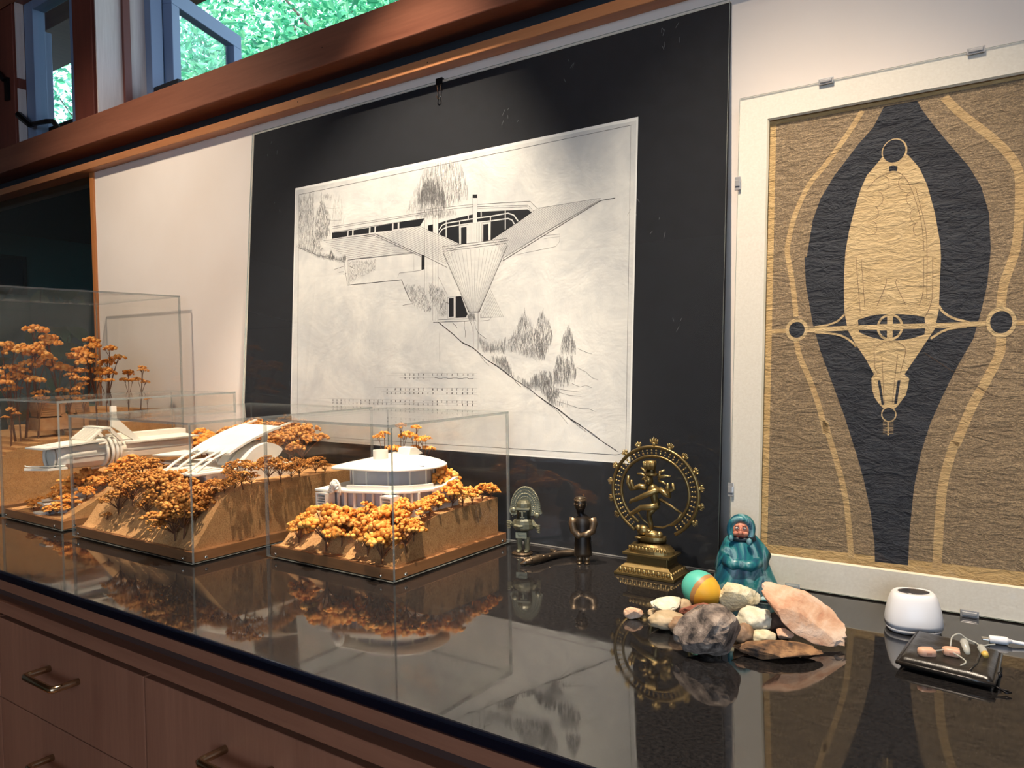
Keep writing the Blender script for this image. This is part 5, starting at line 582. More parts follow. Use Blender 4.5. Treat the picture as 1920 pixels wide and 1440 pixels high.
def tree_variant(kind, seed):
    r = random.Random(seed); c = B(); t = B(); heads = []
    if kind == 'bush':   n, R0, hr, nb, br_, zt = 11, 0.50, 0.20, 26, 0.036, 0.86
    elif kind == 'round': n, R0, hr, nb, br_, zt = 8, 0.40, 0.20, 20, 0.062, 0.84
    else:                n, R0, hr, nb, br_, zt = 4, 0.14, 0.10, 34, 0.020, 0.94
    for i in range(n):
        a = 2.4 * i + r.uniform(-.4, .4); q = R0 * math.sqrt((i + 0.3) / n)
        z = zt - (0.36 if kind != 'umbel' else 0.30) * (q / R0) ** 2 + r.uniform(-.07, .05)
        if kind == 'umbel': z = zt - r.uniform(0.0, 0.42) * (0 if i == 0 else 1)
        heads.append(Vector((q * cos(a), q * sin(a), z)))
    for h in heads:
        s_ = hr * r.uniform(0.8, 1.2)
        for k in range(nb):
            a = r.uniform(0, 2 * pi); q = math.sqrt(r.random()); zz = (1 - q * q) * (0.55 if kind != 'umbel' else 0.35) - r.uniform(0, 0.18)
            c.ball(h + Vector((q * cos(a), q * sin(a), zz)) * s_, br_ * r.uniform(0.75, 1.3), 1, (1, 1, 0.85), 0.12, r)
    split = 0.25 if kind != 'umbel' else 0.38
    t.tube([(0, 0, -0.03), (r.uniform(-.02, .02), r.uniform(-.02, .02), split)], [0.022, 0.017] if kind != 'umbel' else [0.012, 0.009], 5)
    for h in heads:
        mid = Vector((h.x * 0.45, h.y * 0.45, split + (h.z - split) * 0.5)); r1 = 0.011 if kind != 'umbel' else 0.006
        t.tube([(0, 0, split - 0.02), mid, h], [r1 * 1.2, r1, r1 * 0.7], 4)
        for k in range(3):
            e = h + Vector((r.uniform(-1, 1), r.uniform(-1, 1), 0.1)) * hr * 0.6; t.tube([mid.lerp(h, 0.6), e], [r1 * 0.7, r1 * 0.4], 3)
    out = []
    for bb, mname, sm in ((c, 'yarrow_orange' if kind == 'round' else 'yarrow_brown' if kind == 'bush' else 'yarrow_orange', True), (t, 'twig', False)):
        me = bpy.data.meshes.new('tree_' + kind); bb.bm.to_mesh(me); bb.bm.free(); me.materials.append(MATS[mname])
        if sm: me.polygons.foreach_set('use_smooth', [True] * len(me.polygons))
        out.append(me)
    return out
VAR = {k: [tree_variant(k, s) for s in range(5)] for k in ('bush', 'round', 'umbel')}
rt = random.Random(21)
def tree(parent, origin, x, y, z, h, kind, wide=1.0):
    crown, trunk = rt.choice(VAR[kind]); o = bpy.data.objects.new('model_tree', crown); COL.objects.link(o); o.parent = parent
    o.location = Vector((x, y, z)) - Vector(origin); s = h * rt.uniform(0.92, 1.08); o.scale = (s * wide, s * wide, s); o.rotation_euler = (rt.uniform(-.12, .12), rt.uniform(-.12, .12), rt.uniform(0, 6.28))
    t = bpy.data.objects.new('trunk', trunk); COL.objects.link(t); t.parent = o
    return o

def case(name, label, x0, x1, y0, y1, h, screws=()):
    o = ((x0 + x1) / 2, (y0 + y1) / 2, CT)
    e = thing(name, label, 'model', o, group='architectural models in clear cases')
    T = 0.0042; z0 = CT + 0.0028; z1 = CT + h
    b0 = B().box(x0 + 0.014, x1 - 0.014, y0 + 0.014, y1 - 0.014, CT + 0.0002, CT + 0.0035); place('foot', off(b0, o), 'foot_black', e)
    bs = B().box(x0 + T + 0.001, x1 - T - 0.001, y0 + T + 0.001, y1 - T - 0.001, z0 + 0.0004, CT + 0.0212)
    bo = place('wood_base', off(bs, o), ['base_wood', 'base_wood_end'], e, bevel=0.0012)
    for p in bo.data.polygons:
        if abs(p.normal.x) > 0.5: p.material_index = 1
    def pane(nm, bx, ax, par):
        ob = place(nm, off(bx, o), ['acrylic', 'acrylic_edge'], par)
        for p in ob.data.polygons:
            if abs(p.normal[ax]) < 0.5: p.material_index = 1
        return ob
    cov = pane('acrylic_cover', B().box(x0, x1, y0, y1, z1 - T, z1), 2, e)
    pane('side_panel', B().box(x0, x0 + T, y0 + T, y1 - T, z0, z1 - T - 0.0002), 0, cov)
    pane('side_panel', B().box(x1 - T, x1, y0 + T, y1 - T, z0, z1 - T - 0.0002), 0, cov)
    pane('side_panel', B().box(x0, x1, y0, y0 + T - 0.0002, z0, z1 - T - 0.0002), 1, cov)
    pane('side_panel', B().box(x0, x1, y1 - T + 0.0002, y1, z0, z1 - T - 0.0002), 1, cov)
    for sx, sy in ((x0 + 0.026, y0), (x1 - 0.026, y0)):
        place('screw', off(B().ball((sx, sy - 0.001, CT + 0.0105), 0.0031, 2, (1, 0.8, 1)), o), 'chrome', cov, smooth=True)
    for sx, sy in ((x1, y0 + 0.026), (x1, y1 - 0.026)):
        place('screw', off(B().ball((sx + 0.001, sy, CT + 0.0105), 0.0031, 2, (0.8, 1, 1)), o), 'chrome', cov, smooth=True)
    return e, o
def terrain(e, o, x0, x1, y0, y1, zf, nx=40, ny=44, rough=0.0012, zb=CT + 0.0205):
    b = B(); g = []
    for j in range(ny + 1):
        y = y0 + (y1 - y0) * j / ny; row = []
        for i in range(nx + 1):
            x = x0 + (x1 - x0) * i / nx; ed = 0 if i in (0, nx) or j in (0, ny) else 1
            row.append(b.bm.verts.new((x, y, max(zb + 0.0004, zf(x, y) + ed * rough * noise.noise(Vector((x * 60, y * 60, 1)))))))
        g.append(row)
    for j in range(ny):
        for i in range(nx): b.bm.faces.new((g[j][i], g[j][i + 1], g[j + 1][i + 1], g[j + 1][i]))
    def skirt(vs):
        lo = [b.bm.verts.new((v.co.x, v.co.y, zb)) for v in vs]
        for i in range(len(vs) - 1): b.bm.faces.new((vs[i], lo[i], lo[i + 1], vs[i + 1]))
    skirt(g[0]); skirt(g[-1]); skirt([r_[0] for r_ in g]); skirt([r_[-1] for r_ in g])
    return place('cork_terrain', off(b, o), 'cork', e)
def interp(x, xs_, ys_):
    if x <= xs_[0]: return ys_[0]
    for a, b_, c, d in zip(xs_, xs_[1:], ys_, ys_[1:]):
        if x <= b_: return c + (d - c) * (x - a) / (b_ - a)
    return ys_[-1]
def plate(poly, z0, z1): return B().prism(poly, lambda x, y: Vector((x, y, z0)), lambda x, y: Vector((x, y, z1)))
def wedge(poly_yz, x0, x1): return B().prism(poly_yz, lambda y, z: Vector((x0, y, z)), lambda y, z: Vector((x1, y, z)))

# ------------------------------------------------ model C: oval roofed house, nearest case
eC, oC = case('house_model', 'nearest clear case: white oval-roofed house among big orange trees', -1.1262, -0.8240, -0.4041, -0.0971, 0.2429)
pc = ([-.39, -.3815, -.3549, -.332, -.3099, -.282, -.2212, -.11], [.9215, .9225, .9478, .9653, .9762, .9831, .9844, .986])
terrain(eC, oC, -1.112, -0.841, -0.392, -0.112, lambda x, y: interp(y + 0.010 * noise.noise(Vector((x * 14, 2, 0))) * (1 if x < -0.86 else 0), *pc))
hC = place('house', off(plate([(-1.045, -.352), (-.985, -.349), (-.905, -.322), (-.868, -.29), (-.865, -.20), (-.92, -.14), (-1.03, -.15), (-1.05, -.25)], 0.972, 0.9925), oC), 'model_white', eC)
low = [(-1.035, -.345), (-.985, -.341), (-.91, -.316), (-.878, -.285), (-.872, -.21), (-.93, -.15), (-1.03, -.16), (-1.04, -.25)]
place('glazing', off(plate([(x * 0.992 - 0.0076, y + 0.004) for x, y in low], 0.9926, 1.0178), oC), 'model_glazing', hC)
for k in range(9):
    t = k / 8; x = -1.035 + (0.125) * t; y = -.347 + 0.031 * max(0, (t - 0.35) / 0.65)
    place('mullion', off(B().box(x - 0.0012, x + 0.0012, y - 0.002, y + 0.002, 0.9926, 1.0178), oC), 'model_white', hC)
for k in range(5):
    t = k / 4; place('mullion', off(B().box(-.910 + .036 * t - .0014, -.910 + .036 * t + .0014, -.318 + .030 * t - .002, -.318 + .030 * t + .002, 0.9926, 1.0178), oC), 'model_white', hC)
deck = [(-1.042, -.366), (-1.02, -.362), (-.972, -.350), (-.915, -.325), (-.880, -.300), (-.862, -.262), (-.868, -.205), (-.92, -.145), (-1.03, -.15), (-1.06, -.22)]
place('deck', off(plate(deck, 1.0180, 1.0225), oC), 'model_white', hC, bevel=0.001)
place('parapet', off(plate([(-.985, -.346), (-.915, -.318), (-.884, -.292), (-.868, -.258), (-.872, -.256), (-.888, -.289), (-.917, -.314), (-.986, -.342)], 1.0226, 1.0300), oC), 'model_white', hC)
up = [(-1.0 + 0.095 * cos(a) * (1 if cos(a) > 0 else 0.55), -.235 + 0.072 * sin(a)) for a in [2 * pi * i / 28 for i in range(28)]]
place('upper_glazing', off(plate(up, 1.0226, 1.0530), oC), 'model_glazing', hC)
for i in range(0, 28, 2):
    x, y = up[i]; place('mullion', off(B().tube([(x, y, 1.0226), (x, y, 1.053)], 0.0017, 6), oC), 'model_white', hC)
rp = []
for q in [(-1.031, -.338), (-1.0, -.3345), (-.955, -.329), (-.915, -.316), (-.888, -.294), (-.874, -.262), (-.874, -.228), (-.886, -.20), (-.912, -.178), (-.95, -.158), (-1.0, -.140), (-1.07, -.126), (-1.082, -.130), (-1.07, -.17), (-1.055, -.24), (-1.045, -.30)]: rp.append(q)
rp = smooth_poly(rp, True, 4); cx, cy = -0.97, -0.24
b = B(); rings = []
for s_, z in ((1.0, 1.0535), (1.0, 1.0560), (0.96, 1.0580), (0.80, 1.0600), (0.45, 1.0620), (0.12, 1.0625)): rings.append([Vector((cx + (x - cx) * s_, cy + (y - cy) * s_, z)) for x, y in rp])
b.sweep(rings); place('roof', off(b, oC), 'model_white', hC, smooth=True)
place('roof_vent', off(B().box(-.893, -.882, -.268, -.264, 1.0585, 1.0602), oC), 'model_glazing', hC)
place('roof_ridge', off(wedge([(-.175, 1.058), (-.17, 1.073), (-.155, 1.074), (-.135, 1.060)], -1.03, -1.0), oC), 'model_white', hC)
place('chimney', off(B().lathe([(0.0135, 1.058), (0.0135, 1.078), (0.0115, 1.078), (0.0115, 1.070)], 28, (-1.003, -.246, 0)), oC), 'model_white', hC, smooth=False)
b = B()
for k in range(8):                            # fan-shaped ornament on the deck
    a = radians(200 - 26 * k); b.tube([(-0.995, -.364, 1.022), (-0.995 + 0.011 * cos(a), -.366, 1.022 + 0.017 * sin(a) * (1 if sin(a) > 0 else 0.8))], [0.0018, 0.0026], 6)
b.tube([(-0.995 + 0.012 * cos(radians(a)), -.362, 1.022 + 0.018 * sin(radians(a))) for a in range(-20, 211, 20)], 0.002, 6)
place('fan_ornament', off(b, oC), 'model_white', hC, smooth=True)
for bx, by in ((-1.040, -.366), (-.915, -.338)):
    bo = place('louvre_box', off(B().box(bx, bx + 0.026, by, by + 0.02, 0.9926, 0.9955).box(bx, bx + 0.026, by, by + 0.02, 1.0135, 1.0165).box(bx, bx + 0.003, by, by + 0.02, 0.9955, 1.0135).box(bx + 0.023, bx + 0.026, by, by + 0.02, 0.9955, 1.0135), oC), 'model_white', hC)
    for k in range(3):
        z = 0.9985 + 0.0045 * k; place('louvre', off(B().box(bx + 0.003, bx + 0.023, by + 0.002, by + 0.006, z, z + 0.0014), oC), 'model_white', hC)
place('side_wall', off(wedge([(-.262, 0.985), (-.262, 1.0225), (-.235, 1.024), (-.205, 1.034), (-.200, 1.034), (-.200, 0.985)], -.868, -.862), oC), 'model_white', hC)
for k, (x, y, z, h) in enumerate(TREES_C):
    if k not in (1, 4, 9, 13, 27, 29): tree(eC, oC, x, y, z - 0.004, h * 1.12, 'round', 0.95)
for x, y, h in ((-1.065, -.130, 0.128), (-1.095, -.150, 0.112), (-1.04, -.118, 0.122), (-1.02, -.122, 0.105)): tree(eC, oC, x, y, 0.985, h, 'umbel', 0.9)

# ------------------------------------------------ model B: curved roof house
eB, oB = case('hillside_model', 'middle clear case: white house with arched roof on a cork hill', -1.5925, -1.1857, -0.5079, -0.0830, 0.2409)
pb_ = ([-.495, -.4923, -.4658, -.4469, -.4374, -.4211, -.3954, -.3448, -.09], [.9215, .9234, .9583, .985, .9973, 1.0084, 1.0157, 1.017, 1.014])
terrain(eB, oB, -1.578, -1.203, -0.496, -0.094, lambda x, y: interp(y + 0.012 * noise.noise(Vector((x * 12, 5, 0))) * (1 if x < -1.22 else 0), *pb_))
hB = place('house', off(B().box(-1.378, -1.276, -.418, -.30, 0.985, 1.0345), oB), 'model_white', eB)
for k in range(5):
    x = -1.366 + 0.0185 * k; place('window', off(B().box(x, x + 0.014, -.4195, -.4175, 1.004, 1.030), oB), 'model_glazing', hB)
place('window', off(B().box(-1.2775, -1.2745, -.410, -.395, 1.008, 1.030), oB), 'model_glazing', hB)
place('deck', off(plate([(-1.388, -.447), (-1.276, -.447), (-1.268, -.440), (-1.268, -.325), (-1.388, -.325)], 1.0350, 1.0405), oB), 'model_white', hB, bevel=0.0015)
for k in range(5):
    x = -1.380 + 0.0215 * k; place('deck_slot', off(B().box(x, x + 0.016, -.4495, -.4465, 1.0362, 1.0388), oB), 'model_white', hB)
b = B(); rings = []
for i in range(15):
    t = i / 14; y = -.374 + .120 * t; z = 1.0700 + .0415 * sin(t * pi / 2) ** 1.0; z = 1.0700 + .0415 * (1.45 * t - 0.45 * t * t)
    rings.append([Vector((-1.392, y, z)), Vector((-1.270, y, z)), Vector((-1.270, y + .001, z - .0042)), Vector((-1.392, y + .001, z - .0042))])
b.sweep(rings); place('roof', off(b, oB), 'model_white', hB)
for x in (-1.388, -1.274): place('roof_spar', off(B().bar((x, -.262, 1.108), (x, -.222, 1.1175), 0.003, 0.003), oB), 'model_white', hB)
for x in (-1.372, -1.342, -1.300, -1.278):
    pts = [(x, -.438 + .075 * t, 1.0405 + .034 * (1.5 * t - .5 * t * t)) for t in (0, .25, .5, .75, 1)]
    place('strut', off(B().tube(pts, 0.0026, 6), oB), 'model_white', hB)
place('roof_post', off(wedge([(-.285, 1.072), (-.275, 1.10), (-.262, 1.103), (-.268, 1.072)], -1.30, -1.297), oB), 'model_white', hB)
place('roof_post', off(wedge([(-.350, 1.045), (-.356, 1.078), (-.345, 1.080), (-.345, 1.045)], -1.345, -1.341), oB), 'model_white', hB)
b = B(); rings = []
for i in range(11):
    t = i / 10; x = -1.475 + .10 * t; z = 1.0585 + .006 * t * t
    rings.append([Vector((x, -.405, z)), Vector((x, -.335, z + .002)), Vector((x, -.335, z - .0005)), Vector((x, -.405, z - .0025))])
b.sweep(rings); place('canopy', off(b, oB), 'model_white', hB)
place('canopy', off(B().box(-1.462, -1.376, -.402, -.35, 1.0425, 1.0455), oB), 'model_white', hB)
place('canopy_body', off(B().box(-1.45, -1.378, -.38, -.30, 1.010, 1.042), oB), 'model_white', hB)
lens = [(-.352, 1.045), (-.3416, 1.059), (-.3207, 1.075), (-.296, 1.0818), (-.2772, 1.0789), (-.2570, 1.0650), (-.2782, 1.0475), (-.2997, 1.0395), (-.33, 1.037)]
ls = [tuple(p) for p in smooth_poly(lens, True, 4)]
place('lens_wing', off(wedge(ls, -1.300, -1.262), oB), 'model_white', hB)
ol = [( -.306 + (y + .306) * 1.12, 1.058 + (z - 1.058) * 1.16) for y, z in ls]
place('lens_shell', off(wedge(ol, -1.330, -1.304), oB), 'model_white', hB)
b = B()
for k in range(10):
    a = radians(165 - 14 * k); b.obox((-1.2985, -.306 + .047 * cos(a), 1.058 + .0255 * sin(a)), (1, 0, 0), (0, 1, 0), (0, 0, 1), 0.0025, 0.0014, 0.0014)
place('lens_vents', off(b, oB), 'model_glazing', hB)
place('lens_foot', off(plate([(-1.33, -.36), (-1.255, -.35), (-1.245, -.27), (-1.25, -.24), (-1.33, -.24)], 1.014, 1.0395), oB), 'model_white', hB)
for k, (x, y, z, h) in enumerate(TREES_B):
    if k not in (9, 12, 25, 27): tree(eB, oB, x, y, z - 0.004, h * 0.96, 'bush', 1.0)
for x, y, h in ((-1.50, -.16, 0.105), (-1.46, -.14, 0.11), (-1.43, -.18, 0.10), (-1.40, -.13, 0.105), (-1.48, -.23, 0.08), (-1.44, -.26, 0.065), (-1.53, -.20, 0.09), (-1.36, -.15, 0.10), (-1.32, -.16, 0.095)): tree(eB, oB, x, y, 1.012, h, 'bush', 1.0)

# ------------------------------------------------ model A: long barrel house over a ravine
eA, oA = case('ravine_model', 'clear case between the tall case and arched house: long white barrel-shaped house', -1.9262, -1.6522, -0.5010, -0.0850, 0.2663)
def zA(x, y):
    left = min(1, max(0, (-1.70 - x) / 0.05)); yy = y - 0.055 * left
    return interp(yy, [-.49, -.4675, -.367, -.28, -.08], [.9215, .930, .979, 1.000, 1.004])
terrain(eA, oA, -1.912, -1.668, -0.489, -0.084, zA)
b = B(); rings = []
for y, k in ((-.470, .80), (-.455, .96), (-.42, 1.0), (-.16, 1.0)):
    rings.append([Vector((-1.752 + .034 * k * cos(a) * 1.05, y, 1.0415 + .0262 * k * max(-1, min(1, 1.25 * sin(a))))) for a in [2 * pi * i / 16 for i in range(16)]])
b.sweep(rings); hA = place('house', off(b, oA), 'model_white', eA)
place('seam', off(B().bar((-1.7158, -.44, 1.0415), (-1.7158, -.36, 1.0415), 0.001, 0.001), oA), 'model_glazing', hA)
place('seam', off(B().bar((-1.7158, -.31, 1.0435), (-1.7158, -.17, 1.0435), 0.001, 0.001), oA), 'model_glazing', hA)
b = B(); b.sweep([[Vector((-1.79, -.505, 1.0655)), Vector((-1.712, -.505, 1.0665)), Vector((-1.712, -.505, 1.0635)), Vector((-1.79, -.505, 1.0625))], [Vector((-1.79, -.385, 1.0745)), Vector((-1.708, -.375, 1.0755)), Vector((-1.708, -.375, 1.0715)), Vector((-1.79, -.385, 1.0705))]])
place('front_roof', off(b, oA), 'model_white', hA)
b = B(); b.sweep([[Vector((-1.79, -.325, 1.0640)), Vector((-1.712, -.325, 1.0640)), Vector((-1.712, -.325, 1.060)), Vector((-1.79, -.325, 1.060))], [Vector((-1.79, -.15, 1.0640)), Vector((-1.708, -.15, 1.0640)), Vector((-1.708, -.15, 1.060)), Vector((-1.79, -.15, 1.060))]])
place('rear_roof', off(b, oA), 'model_white', hA)
place('rear_roof', off(wedge([(-.33, 1.0645), (-.33, 1.078), (-.15, 1.078), (-.15, 1.0645)], -1.80, -1.765), oA), 'model_white', hA)
place('dormer', off(wedge([(-.412, 1.074), (-.378, 1.0985), (-.36, 1.0985), (-.33, 1.066), (-.338, 1.066), (-.366, 1.094), (-.378, 1.094), (-.405, 1.074)], -1.795, -1.79), oA), 'model_white', hA)
place('dormer', off(wedge([(-.412, 1.074), (-.378, 1.0985), (-.36, 1.0985), (-.33, 1.066), (-.338, 1.066), (-.366, 1.094), (-.378, 1.094), (-.405, 1.074)], -1.722, -1.715), oA), 'model_white', hA)
place('ridge_bar', off(B().box(-1.797, -1.712, -.381, -.362, 1.0965, 1.1005), oA), 'model_white', hA)
for k in range(9):
    x = -1.785 + .0078 * k; place('slat', off(B().bar((x, -.408, 1.0755), (x, -.380, 1.097), 0.0022, 0.003), oA), 'model_white', hA)
place('fin', off(wedge([(-.352, 1.10), (-.352, 1.145), (-.340, 1.145), (-.340, 1.118), (-.285, 1.064), (-.297, 1.062)], -1.735, -1.728), oA), 'model_white', hA)
for k in range(4):
    y = -.372 + .010 * k; rr_ = (.0285, .0315, .0300, .0265)[k]
    place('ring', off(B().tube([(-1.736 + rr_ * cos(a), y, 1.0445 + rr_ * sin(a)) for a in [2 * pi * i / 32 for i in range(32)]], 0.0038, 8, closed=True), oA), 'model_white', hA, smooth=True)
b = B()
for k in range(12):
    a = radians(40 + 20 * k); b.obox((-1.736 + .034 * cos(a), -.384, 1.0445 + .034 * sin(a)), (-sin(a), 0, cos(a)), (0, 1, 0), (cos(a), 0, sin(a)), 0.0022, 0.008, 0.002)
place('ring_teeth', off(b, oA), 'model_white', hA)
for k in range(4): place('column', off(B().tube([(-1.70 - .010 * k, -.322 + .006 * (k % 2), 0.975), (-1.70 - .010 * k, -.322 + .006 * (k % 2), 1.036)], 0.0034, 8), oA), 'model_white', hA)
place('nose_ring', off(B().tube([(-1.752 + .024 * cos(a), -.474, 1.043 + .024 * sin(a)) for a in [2 * pi * i / 28 for i in range(28)]], 0.0035, 8, closed=True), oA), 'model_white', hA, smooth=True)
place('balcony', off(plate([(-1.79, -.508), (-1.775, -.515), (-1.725, -.49), (-1.715, -.455), (-1.79, -.455)], 1.0185, 1.0225), oA), 'model_white', hA)
place('balcony_rail', off(B().tube([(-1.79, -.506, 1.027), (-1.775, -.512, 1.027), (-1.728, -.488, 1.027), (-1.718, -.458, 1.027)], 0.0014, 6), oA), 'model_white', hA)
te = place('terrace', off(plate([(-1.845, -.455), (-1.765, -.470), (-1.735, -.44), (-1.76, -.40), (-1.84, -.40)], 0.921, 0.943), oA), 'model_white', eA)
place('terrace_slab', off(plate([(-1.79, -.485), (-1.755, -.487), (-1.745, -.465), (-1.78, -.455)], 0.9435, 0.9462), oA), 'model_white', te)
place('terrace_post', off(B().box(-1.765, -1.752, -.48, -.468, 0.922, 0.9435), oA), 'model_glazing', te)
place('terrace_step', off(B().box(-1.80, -1.765, -.489, -.476, 0.9214, 0.925), oA), 'model_white', te)
place('pool_wall', off(B().sweep([[Vector((-1.80 + .06 * t, -.415 + .10 * t * t, z)) for z in (0.94, 0.962 + .012 * t)] + [Vector((-1.806 + .06 * t, -.411 + .10 * t * t, z)) for z in (0.962 + .012 * t, 0.94)] for t in (0, .25, .5, .75, 1)]), oA), 'model_white', te)
for x, y, h, wd in ((-1.86, -.468, .026, 1.3), (-1.835, -.474, .022, 1.3), (-1.845, -.45, .030, 1.2), (-1.82, -.43, .045, 1.2), (-1.80, -.40, .055, 1.2), (-1.775, -.39, .075, 1.1), (-1.75, -.385, .070, 1.1), (-1.735, -.47, .034, 1.3), (-1.75, -.478, .026, 1.3), (-1.72, -.455, .045, 1.2), (-1.715, -.47, .030, 1.2), (-1.71, -.42, .035, 1.2), (-1.70, -.39, .035, 1.2), (-1.70, -.36, .045, 1.2), (-1.695, -.33, .05, 1.2), (-1.85, -.40, .05, 1.2), (-1.69, -.14, .06, 1.2), (-1.72, -.12, .07, 1.2), (-1.76, -.11, .07, 1.1)):
    o_ = tree(eA, oA, x, y, zA(x, y) - .002, h, 'round', wd)

# ------------------------------------------------ model D: tall case with stepped cork and dried flower trees
eD, oD = case('forest_model', 'tallest clear case at the photo edge: stepped cork hill with tall flower-stem trees', -2.40, -1.9572, -0.500, -0.0344, 0.5205)
lay = [(-.49, 1.034), (-.468, 1.041), (-.445, 1.048), (-.42, 1.055), (-.392, 1.061), (-.30, 1.0725), (-.20, 1.088), (-.13, 1.102), (-.085, 1.112)]
place('cork_hill', off(B().box(-2.385, -1.975, -.49, -.05, CT + .0212, 1.028), oD), 'cork', eD)
prev = 1.028
for k, (y, z) in enumerate(lay):
    place('cork_layer', off(B().box(-2.385 + .008 * (k % 2), -1.975, y, -.05, prev + 0.0002, z), oD), 'cork', eD); prev = z
hD = place('house', off(B().box(-2.09, -2.035, -.37, -.25, 1.078, 1.108), oD), 'model_brown', eD)
hexp = [(-.300, 1.104), (-.312, 1.116), (-.312, 1.141), (-.300, 1.153), (-.288, 1.141), (-.288, 1.116)]
b = B()
for i in range(6):
    p, q = hexp[i], hexp[(i + 1) % 6]; b.bar((-2.038, p[0], p[1]), (-2.038, q[0], q[1]), 0.012, 0.004, (1, 0, 0))
place('hexagon_frame', off(b, oD), 'model_brown', hD)
for y0, y1 in ((-.372, -.316), (-.284, -.245)):
    for k in range(7):
        z = 1.112 + .0052 * k; place('clapboard', off(B().box(-2.085, -2.042 + .0006 * (7 - k), y0 + .0012 * (6 - k), y1, z, z + .0046), oD), 'model_brown', hD)
place('roof', off(B().box(-2.095, -2.036, -.378, -.238, 1.1500, 1.1535), oD), 'model_brown', hD)
for x, y, top in ((-2.06, -.412, 1.297), (-2.07, -.385, 1.318), (-2.05, -.365, 1.290), (-2.04, -.43, 1.238), (-2.05, -.405, 1.218), (-2.02, -.378, 1.182), (-2.06, -.303, 1.314), (-2.07, -.278, 1.275), (-2.05, -.247, 1.318), (-2.04, -.226, 1.284), (-2.02, -.210, 1.232), (-2.05, -.187, 1.282), (-2.03, -.30, 1.215), (-2.03, -.265, 1.203), (-2.05, -.137, 1.232), (-2.06, -.098, 1.232), (-2.03, -.148, 1.168), (-2.03, -.095, 1.168), (-2.02, -.44, 1.15)):
    zb = interp(y, [q_[0] for q_ in lay], [q_[1] for q_ in lay]); tree(eD, oD, x, y, zb - .004, (top - zb) * 1.04, 'umbel', 1.0)
# ================================================================== figurines
def metal_mat(name, dark, mid, hi, rough, metal, scale=120, bump=0.3):
    t = NT(name); t.set(Roughness=rough, Metallic=metal); v = t.co(); a = t.noise(v, scale, 5, 0.6)
    g = t.n('ShaderNodeNewGeometry'); p = t.ramp(g.outputs['Pointiness'], [(0.51, (0, 0, 0)), (0.62, (1, 1, 1))])  # highlights on raised edges mixed into the colour
    c = t.ramp(a, [(0.3, dark), (0.7, mid)]); t.color(t.mix(p, c, hi)); t.bump(a, bump, 0.0006)
metal_mat('bronze', srgb(42, 34, 18), srgb(84, 68, 38), srgb(170, 146, 96), 0.36, 0.85)
metal_mat('green_bronze', srgb(10, 12, 11), srgb(36, 41, 34), srgb(140, 138, 114), 0.4, 0.5, 110, 0.7)
metal_mat('dark_bronze', srgb(16, 15, 18), srgb(36, 34, 36), srgb(122, 104, 82), 0.38, 0.75)
def limb(b, pts, rs, n=8): b.tube(pts, rs, n)
FACE = radians(30)

# ---- small idol with a fan headdress
u = 1.18e-4
id_ = thing('bronze_idol', 'greenish bronze idol with a wide fan headdress next to the nearest case', 'figurine', (-0.7607, -0.1438, CT), (0, 0, radians(22)))
X = lambda x: (x - 365) * u
Zz = lambda y: (1135 - y) * u
b = B()
pf_ = [(X(x), Zz(y)) for x, y in ((165, 560), (165, 400), (190, 290), (250, 200), (330, 150), (400, 145), (480, 175), (550, 260), (590, 370), (605, 470), (590, 560))]
b.prism(smooth_poly(pf_, True, 3), lambda x, z: Vector((x, 0.006, z)), lambda x, z: Vector((x, 0.0015, z)))
hd = place('headdress', b, 'green_bronze', id_)
b = B(); c0 = (380, 460)
for rad, cnt, sz in ((1.0, 44, 0.0011), (0.86, 38, 0.0009), (0.70, 30, 0.0011), (0.55, 22, 0.0009)):
    for k in range(cnt):
        a = radians(-25 + 230 * k / (cnt - 1)); b.ball((X(c0[0] + 215 * rad * cos(a)), 0.001, Zz(c0[1] - 305 * rad * sin(a))), sz * 1.25, 1)
place('headdress_beads', b, 'green_bronze', hd, smooth=True)
b = B()
b.sweep([[Vector((X(365) + r_ * cos(a) * 1.0, -0.004 + r_ * 0.75 * sin(a), Zz(y))) for a in [2 * pi * i / 14 for i in range(14)]] for y, r_ in ((770, .015), (740, .0185), (680, .0185), (630, .0165), (600, .0125), (560, .0118), (500, .0125), (430, .0128), (380, .0118), (340, .008), (328, .003))])
for sx in (-1, 1):
    hx = X(175) if sx < 0 else X(578)
    limb(b, [(sx * .013, -0.004, Zz(640)), (sx * .019, -.006, Zz(700)), (hx, -.012, Zz(660 if sx < 0 else 710))], [.0045, .0045, .0035])
    for f in range(5): limb(b, [(hx, -.012, Zz(640 + f * 22 + (0 if sx < 0 else 50))), (hx + sx * .005, -.016, Zz(632 + f * 26 + (0 if sx < 0 else 50)))], [.0014, .0011], 6)
limb(b, [(-.014, -.012, Zz(700)), (-.006, -.017, Zz(705)), (.001, -.017, Zz(700))], [.003, .0026, .002])
b.box(X(255), X(420), -.013, .004, Zz(885), Zz(800)); b.box(X(295), X(412), -.0145, .0, Zz(830), Zz(795))
for x in (300, 412):
    limb(b, [(X(x), -.003, Zz(880)), (X(x - 6), -.004, Zz(960)), (X(x), -.003, Zz(1065))], [.0058, .0050, .0042]); b.ball((X(x) - .001, -.008, Zz(1080)), .0045, 2, (1, 1.5, 0.7))
for ex in (330, 395): b.ball((X(ex), -.0128, Zz(492)), .0022, 1, (1.4, .6, .7))
b.box(X(352), X(372), -.0152, -.011, Zz(560), Zz(490)); b.box(X(335), X(392), -.0138, -.011, Zz(585), Zz(572))
b.box(X(270), X(465), -.0142, -.004, Zz(465), Zz(440))
place('body', b, 'green_bronze', id_)
place('ear_disc', B().ball((X(208), -.004, Zz(490)), .0052, 2, (1, .5, 1)), 'green_bronze', id_, smooth=True)
place('ear_disc', B().ball((X(560), -.004, Zz(560)), .0052, 2, (1, .5, 1)), 'green_bronze', id_, smooth=True)
